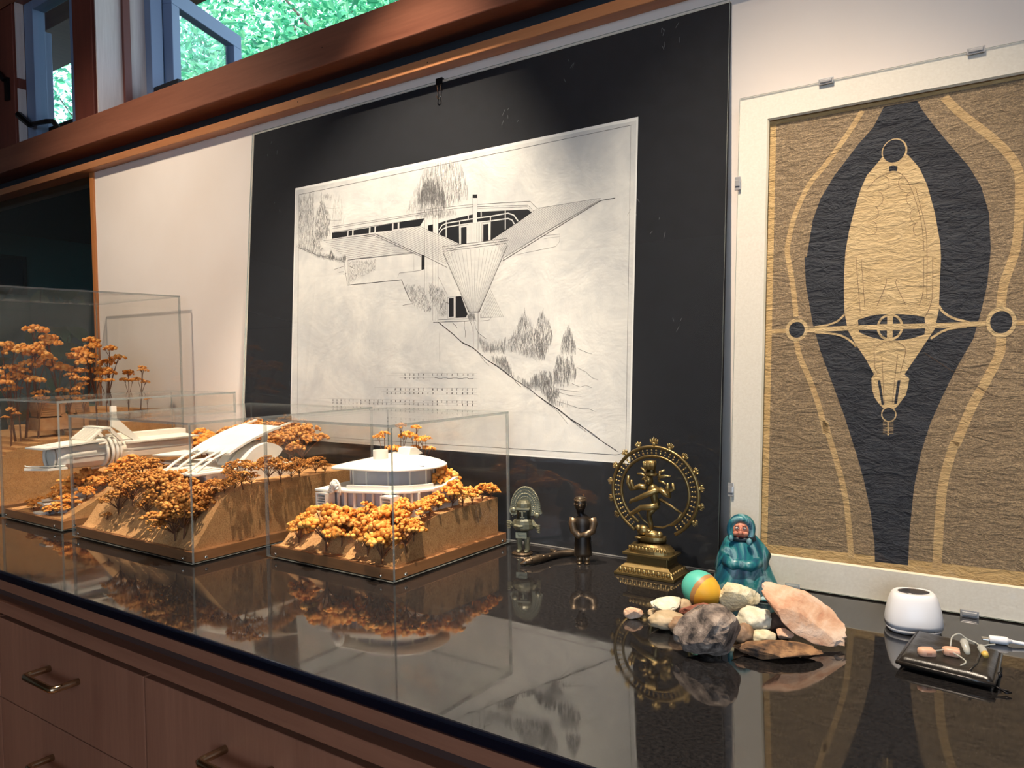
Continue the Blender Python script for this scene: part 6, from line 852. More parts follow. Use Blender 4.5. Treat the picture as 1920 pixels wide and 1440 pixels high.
place('base', B().lathe([(.0175, 0.0002), (.0185, .002), (.0165, .0045)], 20, (X(335), -.004, 0), 1, .8), 'dark_bronze', id_)

# ---- dark standing figure with folded hands
u2 = 1.12e-4
sf = thing('bronze_statuette', 'dark slim standing bronze figure with hands folded at the waist', 'figurine', (-0.6448, -0.1415, CT), (0, 0, radians(28)))
X = lambda x: (x - 1130) * u2
Zz = lambda y: (1285 - y) * u2
b = B(); prof = [(1180, .0145, .010), (1140, .0150, .0105), (1000, .0138, .0100), (880, .0135, .0100), (800, .0128, .0092), (720, .0135, .0092), (640, .0155, .0090), (605, .0120, .0080), (580, .0075, .0065), (550, .0058, .0058), (510, .0062, .0066), (470, .0085, .0092), (430, .0096, .0104), (380, .0100, .0108), (335, .0088, .0094), (305, .0055, .006), (294, .0018, .002)]
b.sweep([[Vector((X(1125 - (30 if y < 560 else 0)) + rx * cos(a), ry * sin(a), Zz(y))) for a in [2 * pi * i / 18 for i in range(18)]] for y, rx, ry in prof])
for sx in (-1, 1):
    limb(b, [(sx * .0145, 0, Zz(620)), (sx * .0170, -.002, Zz(700)), (sx * .0150, -.007, Zz(800)), (sx * .006, -.0125, Zz(840 + 20 * (sx < 0))), (-.002, -.0135, Zz(850))], [.0076, .0070, .0064, .0054, .0040])
    limb(b, [(sx * .006, -.002, Zz(1185)), (sx * .006, -.003, Zz(1262))], [.0056, .0046]); b.ball((sx * .006, -.007, Zz(1272)), .0048, 2, (.9, 1.5, .55))
for f in range(4): limb(b, [(-.004 + f * .0022, -.0150, Zz(838)), (-.0035 + f * .0022, -.0155, Zz(868))], [.0012, .001], 6)
hx = X(1095); b.ball((hx, -.0098, Zz(430)), .0024, 2, (.8, 1, 1.3)); b.ball((hx - .004, -.0086, Zz(405)), .0018, 1, (1.3, .7, .7)); b.ball((hx + .004, -.0086, Zz(405)), .0018, 1, (1.3, .7, .7)); b.ball((hx, -.0090, Zz(468)), .0022, 1, (1.4, .6, .5))
for sx in (-1, 1): b.ball((hx + sx * .0098, .000, Zz(420)), .0024, 1, (.5, .9, 1.4))
place('body', b, 'dark_bronze', sf, smooth=True)
b = B()
for y, r_ in ((352, .0100), (338, .0094), (322, .0080)): b.tube([(hx + r_ * cos(a), r_ * 1.06 * sin(a), Zz(y)) for a in [2 * pi * i / 20 for i in range(20)]], .0009, 6, closed=True)
place('hair_bands', b, 'dark_bronze', sf, smooth=True)

# ---- forked reptile lying on the counter
rp_ = thing('bronze_reptile', 'forked bronze reptile lying flat between the idol and standing figure', 'figurine', (-0.700, -0.16, CT))
b = B(); o_ = Vector((-0.700, -0.16, CT))
W3 = lambda x, y, z: Vector((x, y, CT + z)) - o_
limb(b, [W3(-.720, -.2165, .004), W3(-.714, -.208, .006), W3(-.709, -.196, .0075), W3(-.705, -.182, .0078), W3(-.7025, -.168, .0065), W3(-.6995, -.150, .006), W3(-.693, -.134, .0065), W3(-.682, -.122, .007), W3(-.668, -.1145, .006)], [.0018, .0045, .0066, .0068, .0060, .0056, .0060, .0058, .0040], 10)
limb(b, [W3(-.700, -.140, .006), W3(-.708, -.128, .006), W3(-.7175, -.119, .0045), W3(-.7265, -.113, .004)], [.0045, .0042, .0034, .0022], 8)
for k in range(9):
    t = k / 8; b.ball(W3(-.7165 + .016 * t + .004 * (-1) ** k, -.212 + .048 * t, .0085 + .003 * sin(pi * t)), .0032 - .001 * abs(t - .5), 1, (1, 1, .8), .15, R)
for sx in (-1, 1): b.ball(W3(-.7115 + sx * .005, -.203, .0105), .0022, 1)
place('body', b, 'dark_bronze', rp_, smooth=True)

# ---- dancing figure in a ring of flames
NX, NY = -0.5215, -0.1415
nt = thing('dancing_statue', 'bronze dancing figure inside a ring of flames on lotus pedestal', 'statue', (NX, NY, CT))
def tier(b, lev):
    b.sweep([[Vector((sx * w_, sy * d_, z)) for sx, sy in ((-1, -1), (1, -1), (1, 1), (-1, 1))] for z, w_, d_ in lev])
b = B(); tier(b, [(0.0003, .0500, .0320), (.0045, .0500, .0320)]); tier(b, [(.0046, .0485, .0305), (.0130, .0420, .0250), (.0185, .0345, .0195)])
tier(b, [(.0186, .0345, .0190), (.0310, .0335, .0185)]); tier(b, [(.0311, .0395, .0230), (.0350, .0395, .0230)])
pd = place('pedestal', b, 'bronze', nt, bevel=0.0006)
b = B(); b.sweep([[Vector((w_ * cos(a), d_ * sin(a), z)) for a in [2 * pi * i / 32 for i in range(32)]] for z, w_, d_ in ((.0351, .0380, .0225), (.0400, .0375, .0220), (.0460, .0320, .0185), (.0490, .0250, .0150), (.0495, .0235, .0140), (.0500, .0225, .0135), (.0530, .0240, .0150), (.0560, .0245, .0150), (.0600, .0240, .0145))])
place('lotus_drum', b, 'bronze', pd, smooth=False)
b = B()
for k in range(11):                            # petals on the sloping tiers
    x = -.040 + .008 * k; b.ball((x, -.0290, .0090), .0042, 1, (.9, .45, 1.1))
    x = -.030 + .006 * k; b.ball((x, -.0205 + .004 * abs(k - 5) / 5, .0420), .0036, 1, (.8, .5, 1.1))
for k in range(7): b.ball((.0440, -.024 + .008 * k, .0090), .0042, 1, (.45, .9, 1.1))
place('petals', b, 'bronze', pd, smooth=True)
# ring of flames
RC = Vector((.0045, 0.002, .1285))
b = B(); A0, A1_ = -62, 242
arc = lambda r_, n=60: [RC + Vector((r_ * 1.02 * cos(radians(A0 + (A1_ - A0) * i / n)), 0, r_ * sin(radians(A0 + (A1_ - A0) * i / n)))) for i in range(n + 1)]
b.tube(arc(.0705), .0029, 8); b.tube(arc(.0560), .0024, 8)
ring = place('flame_ring', b, 'bronze', nt, smooth=True)
b = B()
for k in range(44):
    a = radians(A0 + 6 + (A1_ - A0 - 12) * k / 43)
    for rr in (.0612, .0655): b.ball(RC + Vector((rr * 1.02 * cos(a), -.0005, rr * sin(a))), .0019, 1, (1, 1.2, 1), .1, R)
    if k % 2 == 0: b.tube([RC + Vector((.0565 * cos(a), 0, .0565 * sin(a))), RC + Vector((.070 * cos(a), 0, .070 * sin(a)))], .0008, 4)
st_ = place('ring_studs', b, 'bronze', ring, smooth=True)
for k in range(13):
    a = radians(-32 + 244 * k / 12); d_ = Vector((cos(a), 0, sin(a))); s_ = Vector((-sin(a), 0, cos(a))); p = RC + d_ * .0725
    big = 1.35 if k == 6 else 1.0; b = B()
    b.tube([p - d_ * .001, p + d_ * .004 * big], [.0022, .0030 * big], 6)
    for f in (-2, -1, 0, 1, 2):
        q0 = p + d_ * .003 * big + s_ * f * .0015 * big; q1 = p + d_ * (.0105 - .0012 * abs(f)) * big + s_ * f * .0024 * big
        b.tube([q0, (q0 + q1) / 2 + s_ * f * .0004, q1], [.0014 * big, .0013 * big, .0004], 5)
    place('flame', b, 'bronze', ring, smooth=True)
# the dancer (one body)
DX = lambda x: (x - 450) * 1.80e-4 + .006
DZ = lambda y: .1285 - (y - 590) * 1.80e-4
D = lambda x, y, dy=0.0: Vector((DX(x), dy, DZ(y)))
b = B()
limb(b, [D(470, 700, -.002), D(455, 640, -.003), D(445, 575, -.004), D(440, 545, -.004), D(425, 515, -.004)], [.0068, .0058, .0076, .0080, .0036], 10)
limb(b, [D(470, 690, -.001), D(405, 770, -.003), D(400, 800, -.003), D(415, 860, -.002), D(420, 915, -.002)], [.0062, .0052, .0044, .0040, .0030]); b.ball(D(412, 922, -.005), .0042, 2, (1, 1.4, .6))
limb(b, [D(485, 695, -.003), D(430, 712, -.008), D(350, 720, -.011), D(300, 755, -.012), D(255, 785, -.012), D(238, 795, -.013)], [.0062, .0056, .0046, .0038, .0032, .0022])
limb(b, [D(500, 560, -.004), D(470, 570, -.009), D(380, 615, -.013), D(300, 655, -.013), D(262, 668, -.013), D(245, 690, -.013)], [.0050, .0050, .0044, .0036, .0030, .0018])
limb(b, [D(500, 555, -.003), D(560, 590, -.004), D(592, 605, -.004), D(600, 560, -.005), D(640, 540, -.005), D(625, 490, -.005)], [.0050, .0050, .0044, .0034, .0030, .0022])
limb(b, [D(380, 550, -.003), D(320, 545, -.004), D(285, 560, -.004), D(235, 575, -.004), D(205, 520, -.004), D(212, 460, -.004)], [.0050, .0046, .0042, .0036, .0030, .0024])
limb(b, [D(285, 565, -.005), D(262, 560, -.007), D(252, 510, -.009), D(255, 490, -.009)], [.0034, .0032, .0030, .0016])
limb(b, [D(595, 590, -.005), D(590, 530, -.009), D(596, 490, -.009)], [.0032, .0030, .0016])
b.ball(D(408, 480, -.005), .0080, 3, (.92, 1, 1.15)); b.ball(D(402, 488, -.0130), .0019, 1, (.8, 1, 1.3))
for ex in (388, 422): b.ball(D(ex, 474, -.0118), .0013, 1, (1.4, .6, .7))
dn = place('dancer', b, 'bronze', nt, smooth=True)
b = B(); b.sweep([[D(425, y, -.004) + Vector((rx * cos(a), rx * .8 * sin(a), 0)) for a in [2 * pi * i / 14 for i in range(14)]] for y, rx in ((440, .0098), (425, .0100), (415, .0086), (390, .0074), (360, .0080), (330, .0094), (312, .0084))])
for k in range(7): b.tube([D(385 + k * 13, 385, -.011), D(378 + k * 15, 318, -.012)], [.0012, .0018], 5)
place('crown', b, 'bronze', dn, smooth=True)
b = B()
for x0, y0, x1, y1 in ((380, 440, 320, 385), (375, 455, 285, 440), (370, 470, 330, 490), (480, 470, 560, 445), (480, 455, 600, 440), (475, 440, 545, 390), (485, 490, 560, 515), (490, 480, 500, 400)):
    b.tube([D(x0, y0, .0), D((x0 + x1) / 2, (y0 + y1) / 2 - 8, .0), D(x1, y1, .0)], [.0016, .0022, .0016], 6)
place('hair_strands', b, 'bronze', dn, smooth=True)
b = B(); b.tube([D(500, 640, -.002), D(560, 665, -.003), D(620, 700, -.002), D(690, 745, .0)], [.0026, .0024, .0020, .0016], 6)
b.tube([D(440, 890, .0), D(520, 890, .001), D(600, 850, .001), D(660, 800, .001), D(695, 740, .001)], .0016, 6); b.tube([D(280, 780, .001), D(330, 840, .001), D(400, 880, .0)], .0014, 6)
place('sash', b, 'bronze', dn, smooth=True)
b = B(); b.ball(D(345, 925, -.004), .0098, 2, (1.1, .8, .9)); b.ball(D(430, 955, -.006), .0080, 2, (1.5, .8, .7)); b.ball(D(500, 950, -.004), .0058, 2); b.ball(D(320, 900, -.010), .0050, 2); b.ball(D(320, 985, -.012), .0040, 2, (1.6, .8, .5)); b.ball(D(425, 990, -.012), .0036, 2, (1.4, .8, .6)); b.tube([D(345, 930, -.004), D(500, 960, -.004)], .0062, 8)
place('dwarf', b, 'bronze', nt, smooth=True)

# ---- hooded clay figure
def clay_mat():
    t = NT('teal_clay'); t.set(Roughness=0.38); v = t.co((1, 1, 0.35)); a = t.noise(v, 26, 5, 0.55, 1.6); bb_ = t.noise(v, 60, 4, 0.5, 1.0)
    t.color(t.mix(t.math('MULTIPLY', bb_, 0.35), t.ramp(a, [(0.28, srgb(14, 40, 58)), (0.40, srgb(24, 84, 108)), (0.47, srgb(34, 126, 126)), (0.54, srgb(132, 172, 178)), (0.62, srgb(30, 80, 108)), (0.72, srgb(176, 200, 204))]), srgb(46, 110, 130)))
clay_mat()
plain('clay_shade', srgb(14, 30, 42), 0.45); varied('clay_face', srgb(190, 112, 88), srgb(216, 148, 120), 90, 0.5); plain('clay_white', srgb(220, 214, 206), 0.4); plain('clay_eye', srgb(20, 18, 20), 0.3); plain('clay_lip', srgb(150, 62, 52), 0.5)
cf = thing('clay_figure', 'hooded clay figure in a marbled teal robe behind the rocks', 'figurine', (-0.3720, -0.1600, CT), (0, 0, radians(16)))
b = B(); n = 40; rings = []
for z, r_, fo, cx, cy in ((.0006, .046, .14, .002, .0), (.006, .0455, .13, .002, .0), (.018, .0425, .11, .001, .0), (.034, .0375, .10, .0, .0), (.050, .0320, .10, .0, .0), (.064, .0265, .10, .0, .001), (.074, .0225, .06, .0, .002), (.080, .0180, .03, -.001, .002), (.084, .0160, .0, -.001, .002)):
    ring_ = []
    for i in range(n):
        a = 2 * pi * i / n; f = 1 + fo * (0.5 * sin(5 * a + 0.6) + 0.4 * sin(3 * a + 2.0) + 0.25 * sin(9 * a + z * 40)); ring_.append(Vector((cx + r_ * f * cos(a), cy + r_ * f * 0.82 * sin(a), z)))
    rings.append(ring_)
b.sweep(rings); rb = place('robe', b, 'teal_clay', cf, smooth=True, sub=1)
b = B(); ring_ = []
for rr, z in ((1.0, .0004), (1.0, .0030), (.55, .0075), (.30, .012)):
    ring_.append([Vector((.026 + rr * .048 * (1 + .10 * sin(3 * a + 1) + .06 * sin(7 * a)) * cos(a), .004 + rr * .040 * (1 + .08 * sin(4 * a)) * sin(a), z)) for a in [2 * pi * i / 36 for i in range(36)]])
b.sweep(ring_); place('robe_hem', b, 'teal_clay', cf, smooth=True)
b = B(); rings = []                           # short cape with a ragged hem, and the fold of the arms under it
for k, (z, r_) in enumerate(((.0425, .0350), (.0440, .0372), (.055, .0330), (.066, .0285), (.076, .0235), (.082, .0185), (.085, .015))):
    ring_ = []
    for i in range(48):
        a = 2 * pi * i / 48; hem = (.010 * sin(3 * a + 1.2) + .007 * sin(5 * a + .4)) * max(0, 1 - k / 4); f = 1 + .05 * sin(4 * a + 1) + .03 * sin(7 * a)
        ring_.append(Vector((r_ * f * cos(a), .001 + r_ * f * .84 * sin(a), z + hem)))
    rings.append(ring_)
b.sweep(rings, cap=False); place('cape', b, 'teal_clay', rb, smooth=True)
b = B(); limb(b, [(-.022, -.020, .050), (-.010, -.0285, .047), (.004, -.0305, .050)], [.008, .0085, .006], 12); limb(b, [(.024, -.018, .050), (.012, -.028, .046), (.0, -.0305, .048)], [.008, .0085, .006], 12)
place('sleeves', b, 'teal_clay', rb, smooth=True)
b = B(); b.tube([hp0 + Vector((.0150 * cos(a), -.007 + .010 * sin(a), 0)) for hp0 in (Vector((0, .0, .0800)),) for a in [2 * pi * i / 24 for i in range(24)]], .0042, 8, closed=True)
place('neck_shade', b, 'clay_shade', rb, smooth=True)  # dark roll paints in the shade under the head
b = B(); hp = Vector((-.001, .002, .0925))
b.ball(hp, .0205, 3, (.96, .92, 1.0)); hood = place('hood', b, 'teal_clay', cf, smooth=True)
b = B(); b.tube([hp + Vector((.0158 * cos(a), -.0135 + .002 * cos(2 * a), -.0005 + .0172 * sin(a))) for a in [2 * pi * i / 26 for i in range(26)]], .0040, 8, closed=True)
place('hood_rim', b, 'teal_clay', hood, smooth=True)
fc = place('face', B().ball(hp + Vector((0, -.0105, -.001)), .0125, 3, (.98, .92, 1.18)), 'clay_face', cf, smooth=True)
b = B(); b.ball(hp + Vector((0, -.0235, -.0020)), .0036, 2, (1, .9, 1.0)); b.tube([hp + Vector((0, -.0215, .005)), hp + Vector((0, -.0235, -.001))], [.0014, .0024], 8)
for sx in (-1, 1): b.ball(hp + Vector((sx * .0062, -.0205, -.0035)), .0040, 2, (1.1, .6, .8)); b.tube([hp + Vector((sx * .0025, -.0222, .0080)), hp + Vector((sx * .0075, -.0195, .0062))], .0012, 6)
place('nose_and_cheeks', b, 'clay_face', fc, smooth=True)
for sx in (-1, 1):
    e_ = place('eye', B().ball(hp + Vector((sx * .0048, -.0208, .0040)), .0023, 2, (1.2, .6, .75)), 'clay_white', fc, smooth=True)
    place('pupil', B().ball(hp + Vector((sx * .0046, -.0222, .0038)), .0010, 1), 'clay_eye', fc, smooth=True)
place('mouth', B().tube([hp + Vector((-.004, -.0205, -.0085)), hp + Vector((0, -.0222, -.0078)), hp + Vector((.004, -.0205, -.0085))], .0011, 6), 'clay_lip', fc, smooth=True)
b = B(); b.ball((.011, -.024, .079), .0042, 2, (1, .8, 1.3)); b.ball((-.014, -.019, .082), .0040, 2, (1, .8, 1.3)); place('robe_clasp', b, 'teal_clay', cf, smooth=True)
# ================================================================== egg, stones and the small things at the near end
def egg_mat():
    t = NT('painted_egg'); t.set(Roughness=0.45); tc = t.n('ShaderNodeTexCoord'); sp = t.n('ShaderNodeSeparateXYZ'); t.l(tc.outputs['Object'], sp.inputs[0])
    v = t.co(); w_ = t.noise(v, 60, 3); z = t.math('ADD', sp.outputs['Z'], t.math('MULTIPLY', t.math('SUBTRACT', w_, 0.5), 0.003))
    mr = t.n('ShaderNodeMapRange'); mr.inputs[1].default_value = -0.03; mr.inputs[2].default_value = 0.03; t.l(z, mr.inputs[0])
    r_ = t.n('ShaderNodeValToRGB'); r_.color_ramp.interpolation = 'CONSTANT'; e = r_.color_ramp.elements
    e.new(0.5)
    for el, (p, c) in zip(e, ((0.0, srgb(70, 196, 180)), (0.50, srgb(186, 122, 70)), (0.60, srgb(240, 178, 24)))): el.position = p; el.color = c
    t.l(mr.outputs[0], r_.inputs[0]); t.color(t.mix(t.math('MULTIPLY', t.noise(v, 120, 4), 0.22), r_.outputs[0], srgb(190, 214, 150))); t.bump(t.noise(v, 160, 3), 0.12, 0.0006)
egg_mat()
b = B(); prof = [(0.0004, -.0275)] + [(.0232 * math.sqrt(max(0, 1 - (t / 1) ** 2)) * (1 - 0.10 * t), .0275 * t) for t in [-.96 + .08 * i for i in range(25)]] + [(0.0004, .0275)]
b.lathe(prof, 32)
egg = place('painted_egg', b, 'painted_egg', smooth=True); egg.location = (-0.3862, -0.2776, 0.9315)
egg.rotation_euler = Vector((0.856, -0.268, -0.333)).to_track_quat('Z', 'Y').to_euler()
tag(egg, 'egg painted turquoise and yellow with an orange band, resting on the stones', 'egg')

def stone_mat(name, c1, c2, c3, scale=60, bump=0.6, rough=0.85):
    t = NT(name); t.set(Roughness=rough); v = t.co(); a = t.noise(v, scale, 6, 0.6, 0.4); g = t.noise(v, scale * 7, 4, 0.6)
    c = t.ramp(a, [(0.34, c1), (0.5, c2), (0.64, c3)]); t.color(t.mix(t.math('MULTIPLY', g, 0.3), c, c1)); t.bump(t.math('ADD', a, t.math('MULTIPLY', g, 0.5)), bump, 0.002)
stone_mat('stone_cream', srgb(206, 190, 150), srgb(230, 220, 186), srgb(240, 232, 206))
stone_mat('stone_white', srgb(204, 196, 168), srgb(236, 230, 206), srgb(244, 240, 222), 40)
stone_mat('stone_beige', srgb(168, 146, 112), srgb(198, 176, 142), srgb(214, 196, 164), 30, 0.2, 0.6)
stone_mat('stone_brown', srgb(126, 98, 72), srgb(162, 130, 100), srgb(184, 152, 120), 40, 0.25, 0.6)
stone_mat('stone_red', srgb(116, 66, 52), srgb(158, 98, 80), srgb(180, 122, 100), 50)
stone_mat('stone_grey', srgb(40, 36, 36), srgb(146, 130, 118), srgb(196, 178, 162), 56, 1.0)
stone_mat('stone_pink', srgb(196, 142, 110), srgb(224, 184, 152), srgb(238, 212, 188), 34, 0.8)
stone_mat('stone_slate', srgb(40, 34, 32), srgb(132, 98, 68), srgb(178, 138, 98), 46, 0.9)
stone_mat('stone_dark', srgb(54, 42, 36), srgb(86, 68, 56), srgb(108, 88, 72), 50)
def stone(label, mat_, c, hx, hy, hz, seed, rot=35.2, tilt=(0, 0), cuts=0, rough=0.12, sub=3, cutd=(0.55, 0.9)):
    r = random.Random(seed); bm = bmesh.new(); bmesh.ops.create_icosphere(bm, subdivisions=sub + 1, radius=1.0)
    pl = []
    for _ in range(cuts):
        d = Vector((r.gauss(0, 1), r.gauss(0, 1), r.gauss(0, 0.9))).normalized(); pl.append((d, r.uniform(*cutd)))
    for v in bm.verts:
        p = v.co.copy(); k = 1 + rough * noise.noise(p * 1.7 + Vector((seed, 0, 0))) + rough * 0.5 * noise.noise(p * 4.3 + Vector((0, seed, 0))) + rough * 0.22 * noise.noise(p * 11 + Vector((0, 0, seed)))
        p *= k
        for d, q in pl:
            s_ = p.dot(d)
            if s_ > q: p -= d * (s_ - q) * 0.92
        v.co = Vector((p.x * hx, p.y * hy, p.z * hz))
    me = bpy.data.meshes.new('stone'); bm.to_mesh(me); bm.free(); me.materials.append(MATS[mat_]); me.polygons.foreach_set('use_smooth', [cuts == 0] * len(me.polygons))
    o = bpy.data.objects.new('stone', me); COL.objects.link(o); o.rotation_euler = (radians(tilt[0]), radians(tilt[1]), radians(rot))
    bpy.context.view_layer.update(); mz = min((o.matrix_world @ v.co).z for v in me.vertices)
    o.location = (c[0], c[1], c[2] if c[2] is not None else CT + 0.0003 - mz)
    tag(o, label, 'stone', 'stones piled on the counter')
    return o
stone('small pink and white stone alone on the counter', 'stone_pink', (-.4526, -.3464, None), .0128, .0085, .0076, 1, cuts=7)
stone('flat white angular stone resting on beige pebbles', 'stone_white', (-.4151, -.325, .9195), .0222, .0165, .0085, 2, tilt=(14, -6), cuts=9)
stone('thin beige pebble under the white angular stone', 'stone_beige', (-.4266, -.3247, None), .0150, .012, .0056, 3)
stone('speckled flat beige pebble at the corner of the pile', 'stone_beige', (-.3995, -.3590, None), .0225, .018, .0108, 4)
stone('smooth brown oval pebble beside the grey rock', 'stone_brown', (-.3835, -.3640, None), .0125, .012, .0098, 5)
stone('dull red slab of stone under the egg', 'stone_red', (-.3755, -.3130, .9130), .0270, .0150, .0128, 6, tilt=(0, 8), cuts=9)
stone('large rough grey rock with black patches, in front', 'stone_grey', (-.3246, -.4060, None), .0390, .0310, .0275, 7, tilt=(0, -14), cuts=8, rough=0.2, cutd=(0.6, 0.9))
stone('cream wedge-shaped stone with a hollow top behind the pile', 'stone_cream', (-.3398, -.2660, .9255), .0265, .0160, .0215, 8, tilt=(-28, 8), cuts=7, cutd=(0.55, 0.8))
stone('lumpy whitish stone in the middle of the pile', 'stone_white', (-.3044, -.3140, .9175), .0225, .0185, .0150, 9, rough=0.25)
stone('round brown pebble between grey rock and white pebble', 'stone_brown', (-.3035, -.3590, None), .0118, .0115, .0132, 10)
stone('smooth white oval pebble in the front row', 'stone_cream', (-.2850, -.3450, None), .0158, .0105, .0088, 11, rot=30)
stone('small pale pink stone chip lying on the slate', 'stone_pink', (-.2640, -.3345, .9135), .0122, .0085, .0068, 12, cuts=8)
stone('dark brown stone in the shadow of the pink slab', 'stone_dark', (-.2790, -.3060, None), .0150, .0140, .0135, 13, cuts=4)
stone('big pale pink jagged slab leaning across the pile', 'stone_pink', (-.2470, -.3150, .9345), .0540, .0300, .0140, 14, rot=15, tilt=(38, 27), cuts=10, rough=0.22, cutd=(0.6, 0.92))
stone('long flat rusty brown slate at the front of the pile', 'stone_slate', (-.2575, -.3740, None), .0480, .0210, .0078, 15, rot=24, cuts=9, rough=0.2, cutd=(0.65, 0.95))
stone('round brown pebble peeping out behind the pink slab', 'stone_brown', (-.2325, -.2500, None), .0095, .0095, .0092, 16)
stone('small brown pebble behind the grey rock', 'stone_brown', (-.3310, -.3230, None), .0115, .0105, .0095, 17)
stone('tiny beige stone behind the white angular stone', 'stone_beige', (-.3990, -.3080, None), .0110, .0100, .0120, 18)

# ---- white charger
plain('white_plastic', srgb(238, 238, 240), 0.35); plain('grey_plastic', srgb(206, 208, 214), 0.4); plain('smoke_plastic', srgb(62, 62, 66), 0.18); plain('port_dark', srgb(16, 16, 24), 0.4)
chg = thing('charging_case', 'white rounded hearing aid charger with smoky oval lid', 'charger', (-0.1465, -0.1950, CT), (0, 0, radians(16)))
def sq(a, p=2.6): return (abs(cos(a)) ** (2 / p) * (1 if cos(a) >= 0 else -1), abs(sin(a)) ** (2 / p) * (1 if sin(a) >= 0 else -1))
def body(lev, n=48): return B().sweep([[Vector((sq(2 * pi * i / n)[0] * w_, sq(2 * pi * i / n)[1] * d_, z)) for i in range(n)] for z, w_, d_ in lev])
place('body', body([(.0062, .0322, .0292), (.012, .0325, .0292), (.022, .0312, .0275), (.032, .0290, .0250), (.040, .0266, .0224), (.0445, .0245, .0202), (.0468, .0220, .0178), (.0472, .0200, .0160), (.0468, .0190, .0150)]), 'white_plastic', chg, smooth=True)
place('base', body([(.0003, .0285, .0255), (.0012, .0300, .0270), (.0060, .0320, .0290)]), 'grey_plastic', chg, smooth=True)
ld = B(); ring2 = []
for s_, z in ((1.0, .0469), (1.0, .0474), (.8, .0478), (.3, .0480)):
    ring2.append([Vector((.0178 * s_ * cos(a), .0120 * s_ * sin(a) * (1 - 0.15 * abs(cos(a)) ** 3), z)) for a in [2 * pi * i / 40 for i in range(40)]])
ld.sweep(ring2); place('lid_window', ld, 'smoke_plastic', chg, smooth=True)
place('port', B().box(.0115, .0190, -.0262, -.0235, .0055, .0078), 'port_dark', chg)

# ---- black zip pouch
def leather():
    t = NT('black_leather'); t.set(Roughness=0.32); v = t.co(); t.color(t.ramp(t.noise(v, 40, 4), [(0.3, srgb(20, 18, 17)), (0.7, srgb(44, 40, 36))])); t.bump(t.noise(v, 260, 4), 0.35, 0.0008)
leather()
po = thing('zip_pouch', 'small black leather zip pouch lying in front of the charger', 'pouch', (-0.0965, -0.2915, CT))
cor = [Vector((-0.1425, -0.3380, 0)), Vector((-0.0525, -0.3500, 0)), Vector((-0.0515, -0.2560, 0)), Vector((-0.1375, -0.2330, 0))]
b = B(); N = 26; gt, gb = [], []
for j in range(N + 1):
    rt_, rb_ = [], []
    for i in range(N + 1):
        s, t = i / N, j / N; p = cor[0].lerp(cor[1], s).lerp(cor[3].lerp(cor[2], s), t) - Vector((-0.0965, -0.2915, 0))
        ed = min(1, 9 * min(s, 1 - s, t, 1 - t) + 0.0); h = .0075 * math.sqrt(max(0, 1 - (1 - ed) ** 2)); wv = .0011 * noise.noise(Vector((s * 6, t * 6, 4)))
        rt_.append(b.bm.verts.new((p.x, p.y, .0075 + h + wv * ed))); rb_.append(b.bm.verts.new((p.x, p.y, .0075 - h * 0.93)))
    gt.append(rt_); gb.append(rb_)
for j in range(N):
    for i in range(N):
        b.bm.faces.new((gt[j][i], gt[j][i + 1], gt[j + 1][i + 1], gt[j + 1][i])); b.bm.faces.new((gb[j][i], gb[j + 1][i], gb[j + 1][i + 1], gb[j][i + 1]))
bmesh.ops.remove_doubles(b.bm, verts=b.bm.verts, dist=1e-5)
place('shell', b, 'black_leather', po, smooth=True)
oP = Vector((-0.0965, -0.2915, 0))
q = lambda s, t, z: cor[0].lerp(cor[1], s).lerp(cor[3].lerp(cor[2], s), t) - oP + Vector((0, 0, z))
place('piping', B().tube([q(s, t, .0078) for s, t in ((0, 0), (.3, -.005), (.7, .0), (1, 0), (1.003, .3), (1.0, .7), (1, 1), (.7, 1.0), (.3, 1.0), (0, 1), (-.003, .6), (-.003, .3))], .0022, 8, closed=True), 'black_leather', po, smooth=True)
place('flap_seam', B().tube([q(.76, .05, .0152), q(.80, .3, .0156), q(.80, .7, .0156), q(.72, .96, .0150)], .0012, 6), 'black_leather', po, smooth=True)
place('zip_pull', B().tube([q(1.0, .03, .006), q(1.06, .02, .004), q(1.12, .06, .003), q(1.16, .03, .003), q(1.12, -.01, .003), q(1.06, .02, .004)], .0011, 6).ball(q(1.03, .33, .008), .0030, 2), 'black_iron', po, smooth=True)

